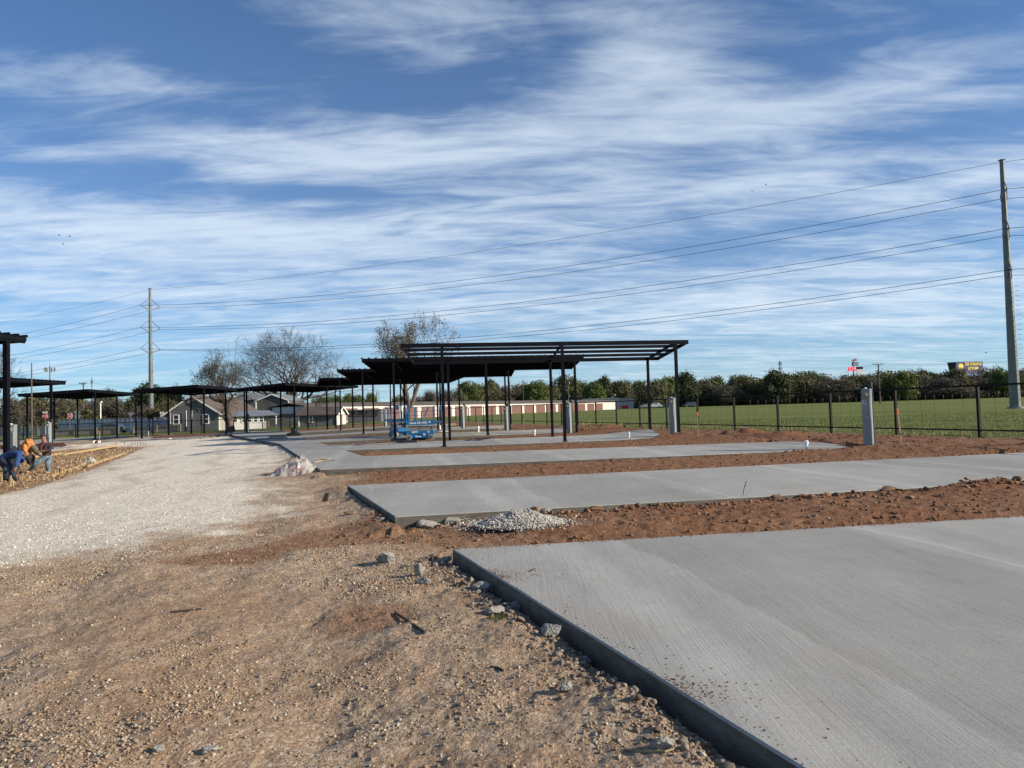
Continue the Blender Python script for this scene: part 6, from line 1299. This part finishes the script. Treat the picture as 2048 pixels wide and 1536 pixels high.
def person(label, Y, J, zg, mats, hood=False, sc=1.0, face=(0, -1, 0), cap=True, boots='boot'):
    """J: joints as photo pixels plus a depth offset (metres, + away)"""
    o0 = at(*J['origin'][:2], Y); o0.z = zg; root = thing('person', label, 'person', o0)
    P = {k: at(v[0], v[1], Y+v[2])-o0 for k, v in J.items() if k != 'origin'}
    def lerp(a, b, t): return P[a]*(1-t)+P[b]*t
    hips = P['hip']; chest = P['chest']; neck = P['neck']; head = P['head']; hd = (head-neck).normalized()
    V = [hips, lerp('hip', 'chest', .5), chest, neck, neck+(head-neck)*.55, head, head+hd*.07]; E = [(0, 1), (1, 2), (2, 3), (3, 4), (4, 5), (5, 6)]; Rd = [(.15, .11), (.14, .10), (.165, .11), .055, .075, .088, .06]
    f = Vector(face).normalized(); b0 = len(V); V += [head+f*.085-hd*.02, head+f*.075-hd*.075]; Rd += [.022, .045]; E += [(5, b0), (4, b0+1)]
    for s_ in ('l', 'r'):
        i = len(V); V += [P['sh'+s_], P['el'+s_], P['wr'+s_]]; Rd += [.055, .042, .028]; E += [(2, i), (i, i+1), (i+1, i+2)]
        dv = (P['wr'+s_]-P['el'+s_]).normalized(); X = dv.cross(Vector((0, 1, .3))).normalized(); pm = P['wr'+s_]+dv*.06; j = len(V); V.append(pm); Rd.append((.040, .018)); E.append((i+2, j))
        Yv = X.cross(dv)
        for q, (off, ln) in enumerate(((-.030, .060), (-.010, .072), (.010, .068), (.030, .052))):
            a = len(V); V += [pm+X*off+dv*.035, pm+X*off*1.15+dv*(.035+ln*.5)+Yv*.008, pm+X*off*1.1+dv*(.035+ln*.85)+Yv*.028]; Rd += [.010, .009, .008]; E += [(j, a), (a, a+1), (a+1, a+2)]
        a = len(V); V += [pm-X*.045+dv*.0, pm-X*.062+dv*.035+Yv*.01]; Rd += [.012, .010]; E += [(j, a), (a, a+1)]
        k = len(V); V += [P['hp'+s_], P['kn'+s_], P['an'+s_], P['to'+s_]]; Rd += [.085, .058, .042, .038]; E += [(0, k), (k, k+1), (k+1, k+2), (k+2, k+3)]
    skinmesh('body', V, E, Rd, K['skin'], root, 1)
    # clothes follow the same joints
    T = [hips+(hips-chest).normalized()*.04, lerp('hip', 'chest', .35), lerp('hip', 'chest', .7), chest, chest*.35+neck*.65]; skinmesh('shirt', T+[P['shl'], lerp('shl', 'ell', .5), P['ell'], lerp('ell', 'wrl', .92), P['shr'], lerp('shr', 'elr', .5), P['elr'], lerp('elr', 'wrr', .92)],
        [(0, 1), (1, 2), (2, 3), (3, 4), (3, 5), (5, 6), (6, 7), (7, 8), (3, 9), (9, 10), (10, 11), (11, 12)], [(.19, .145), (.185, .14), (.195, .145), (.20, .14), .085, .095, .082, .072, .052, .095, .082, .072, .052], K[mats[0]], root, 2, 3, .010)
    skinmesh('trousers', [hips+(chest-hips).normalized()*.03, hips, P['hpl'], lerp('hpl', 'knl', .5), P['knl'], lerp('knl', 'anl', .5), lerp('knl', 'anl', .97), P['hpr'], lerp('hpr', 'knr', .5), P['knr'], lerp('knr', 'anr', .5), lerp('knr', 'anr', .97)],
        [(0, 1), (1, 2), (2, 3), (3, 4), (4, 5), (5, 6), (1, 7), (7, 8), (8, 9), (9, 10), (10, 11)], [(.165, .13), (.16, .13), .125, .11, .088, .082, .075, .125, .11, .088, .082, .075], K[mats[1]], root, 2, 1, .006)
    for s_ in ('l', 'r'): a, t_ = P['an'+s_], P['to'+s_]; skinmesh('boot', [a+Vector((0, 0, .06)), a, a*.5+t_*.5, t_], [(0, 1), (1, 2), (2, 3)], [.062, .068, .06, .05], K[boots], root, 2)
    if hood: skinmesh('hooded_jacket', [hips, hips*.4+chest*.6, chest, neck+Vector((.02, 0, 0)), head, head+hd*.06], [(0, 1), (1, 2), (2, 3), (3, 4), (4, 5)], [.25, .25, .235, .19, .135, .08], K[mats[0]], root, 3, 0, .020)
    elif cap:
        cp = MB(); c = head+hd*.045; rotm = hd.to_track_quat('Z', 'Y').to_matrix(); 
        for i in range(7):
            for k in range(16): th = (math.pi/2)*i/6; ph = 6.283*k/16; v = rotm @ Vector((math.sin(th)*math.cos(ph)*.112, math.sin(th)*math.sin(ph)*.112, math.cos(th)*.105)); cp.v.append(tuple(c+v))
        for i in range(6):
            for k in range(16): cp.f.append([i*16+k, (i+1)*16+k, (i+1)*16+(k+1) % 16, i*16+(k+1) % 16])
        br_ = f.cross(hd).normalized(); q = c+f*.10; cp.quad8([q-br_*.075, q+br_*.075, q+br_*.055+f*.085-hd*.02, q-br_*.055+f*.085-hd*.02, q-br_*.075+hd*.014, q+br_*.075+hd*.014, q+br_*.055+f*.085-hd*.006, q-br_*.055+f*.085-hd*.006]); cp.build('cap', K['cap'], root, smooth=True)
    e_ = MB(); br_ = f.cross(hd).normalized()
    for s_ in (-1, 1): e_.ball(head+f*.086+br_*(.032*s_)+hd*.008, .011, nu=8, nv=6)
    if not hood: e_.build('eyes', K['black'], root)
    ea = MB()
    for s_ in (-1, 1): ea.ball(head+br_*(.090*s_)-hd*.01, .026, (.5, .9, 1.2), 8, 6)
    if not hood: ea.build('ears', K['skin'], root, smooth=True)
    return root, P
def gy(px, Y): p = at(px, 850, Y); return gh(p.x, p.y)
# standing worker
pm_, PM = person('person in a maroon pullover and dark cap standing with legs apart in light jeans', 26.6, dict(origin=(78, 946), hip=(94.5, 912, .0), chest=(91.5, 893, .0), neck=(89.6, 883.5, 0), head=(86.8, 875.3, -.02), shl=(83.5, 888, -.08), ell=(80.0, 898, -.25), wrl=(83.0, 901, -.42), shr=(99.0, 888.5, .05), elr=(99.6, 901.0, -.08), wrr=(87, 901.8, -.36),
    hpl=(91.0, 915.5, -.05), knl=(71.5, 928, -.30), anl=(59.0, 941.0, -.1), tol=(53.0, 945.0, -.25), hpr=(97.5, 916, .05), knr=(95.5, 929.5, -.05), anr=(97.0, 945.0, .1), tor=(95, 947, -.1)), gy(80, 26.6), ('maroon', 'jeans'), face=(-.9, -.42, -.15))
# bending worker in blue
person('person in a blue pullover and dark jeans bending down beside the wooden pegs', 22.8, dict(origin=(18, 961), hip=(3.0, 917, .05), chest=(34, 905.5, .0), neck=(47, 909, -.02), head=(54.5, 913.5, -.03), shl=(40, 909, -.22), ell=(35, 923, -.30), wrl=(31, 935.5, -.34), shr=(41.0, 907, .2), elr=(46, 919, .18), wrr=(40, 927, -.05),
    hpl=(5, 921, -.1), knl=(22, 934, -.22), anl=(28.5, 955.5, -.1), tol=(34, 960.5, -.22), hpr=(3, 921, .12), knr=(12, 938, .05), anr=(11, 957.5, .12), tor=(17, 962, .0)), gy(18, 22.8), ('navyshirt', 'djeans'), face=(.55, -.15, -.9), boots='cap')
# crouching worker in orange
ph_, PH = person('person in an orange hooded top crouching between the two other workers', 27.6, dict(origin=(55, 930), hip=(49.5, 909, .12), chest=(55, 893, .05), neck=(57, 886, -.02), head=(57.8, 881.8, -.08), shl=(50.0, 892, -.15), ell=(51.0, 905, -.25), wrl=(58, 911, -.35), shr=(63.0, 890, .1), elr=(71.5, 901.5, -.1), wrr=(83, 911, -.22),
    hpl=(49, 913, 0), knl=(59, 911.5, -.35), anl=(57, 926, -.05), tol=(62, 929, -.2), hpr=(52, 913, .2), knr=(66, 913.5, -.15), anr=(64.5, 928, .1), tor=(70, 930, -.0)), gy(55, 27.6)+.18, ('hoodie', 'cap'), True, face=(.6, -.5, -.6), boots='cap')
sl = [PH['shr']*.9+PH['chest']*.1, PH['shr']*.5+PH['elr']*.5, PH['elr'], PH['elr']*.4+PH['wrr']*.6, PH['wrr']]
skinmesh('camouflage_sleeve', sl, [(0, 1), (1, 2), (2, 3), (3, 4)], [.115, .12, .115, .10, .075], K['camo'], ph_, 2, 0, .008)
skinmesh('dark_sleeve', [PM['shr'], PM['shr']*.5+PM['elr']*.5, PM['elr'], PM['elr']*.2+PM['wrr']*.8], [(0, 1), (1, 2), (2, 3)], [.104, .09, .08, .058], K['marsl'], pm_, 2, 0, .006)
# birds
for i, (px, py, lab) in enumerate([(119, 471, 'tiny dark bird high over the left carports, leftmost of the flock'), (126, 488, 'tiny dark bird just below the others of the left flock'), (139, 473, 'tiny dark bird, rightmost of the left flock'), (1505, 382, 'lower of two tiny birds above the wires at right'), (1532, 369, 'upper of two tiny birds above the wires at right'), (1972, 705, 'small bird flying between the billboard and the steel pole')]):
    p = at(px, py, 150); t_ = thing('bird', lab, 'bird', p, .5*i, 'birds in the sky'); b_ = MB(); b_.ball((0, 0, 0), .09, (2.2, .8, .8), 8, 6); b_.ball((.2, 0, .04), .055, nu=8, nv=6); b_.build('body', K['cap'], t_)
    for s_ in (-1, 1): w_ = MB(); w_.quad8([(-.1, s_*.03, 0), (.1, s_*.03, 0), (.03, s_*.42, .14), (-.08, s_*.40, .13), (-.1, s_*.03, .015), (.1, s_*.03, .015), (.03, s_*.42, .15), (-.08, s_*.40, .14)]); w_.build('wing', K['cap'], t_)
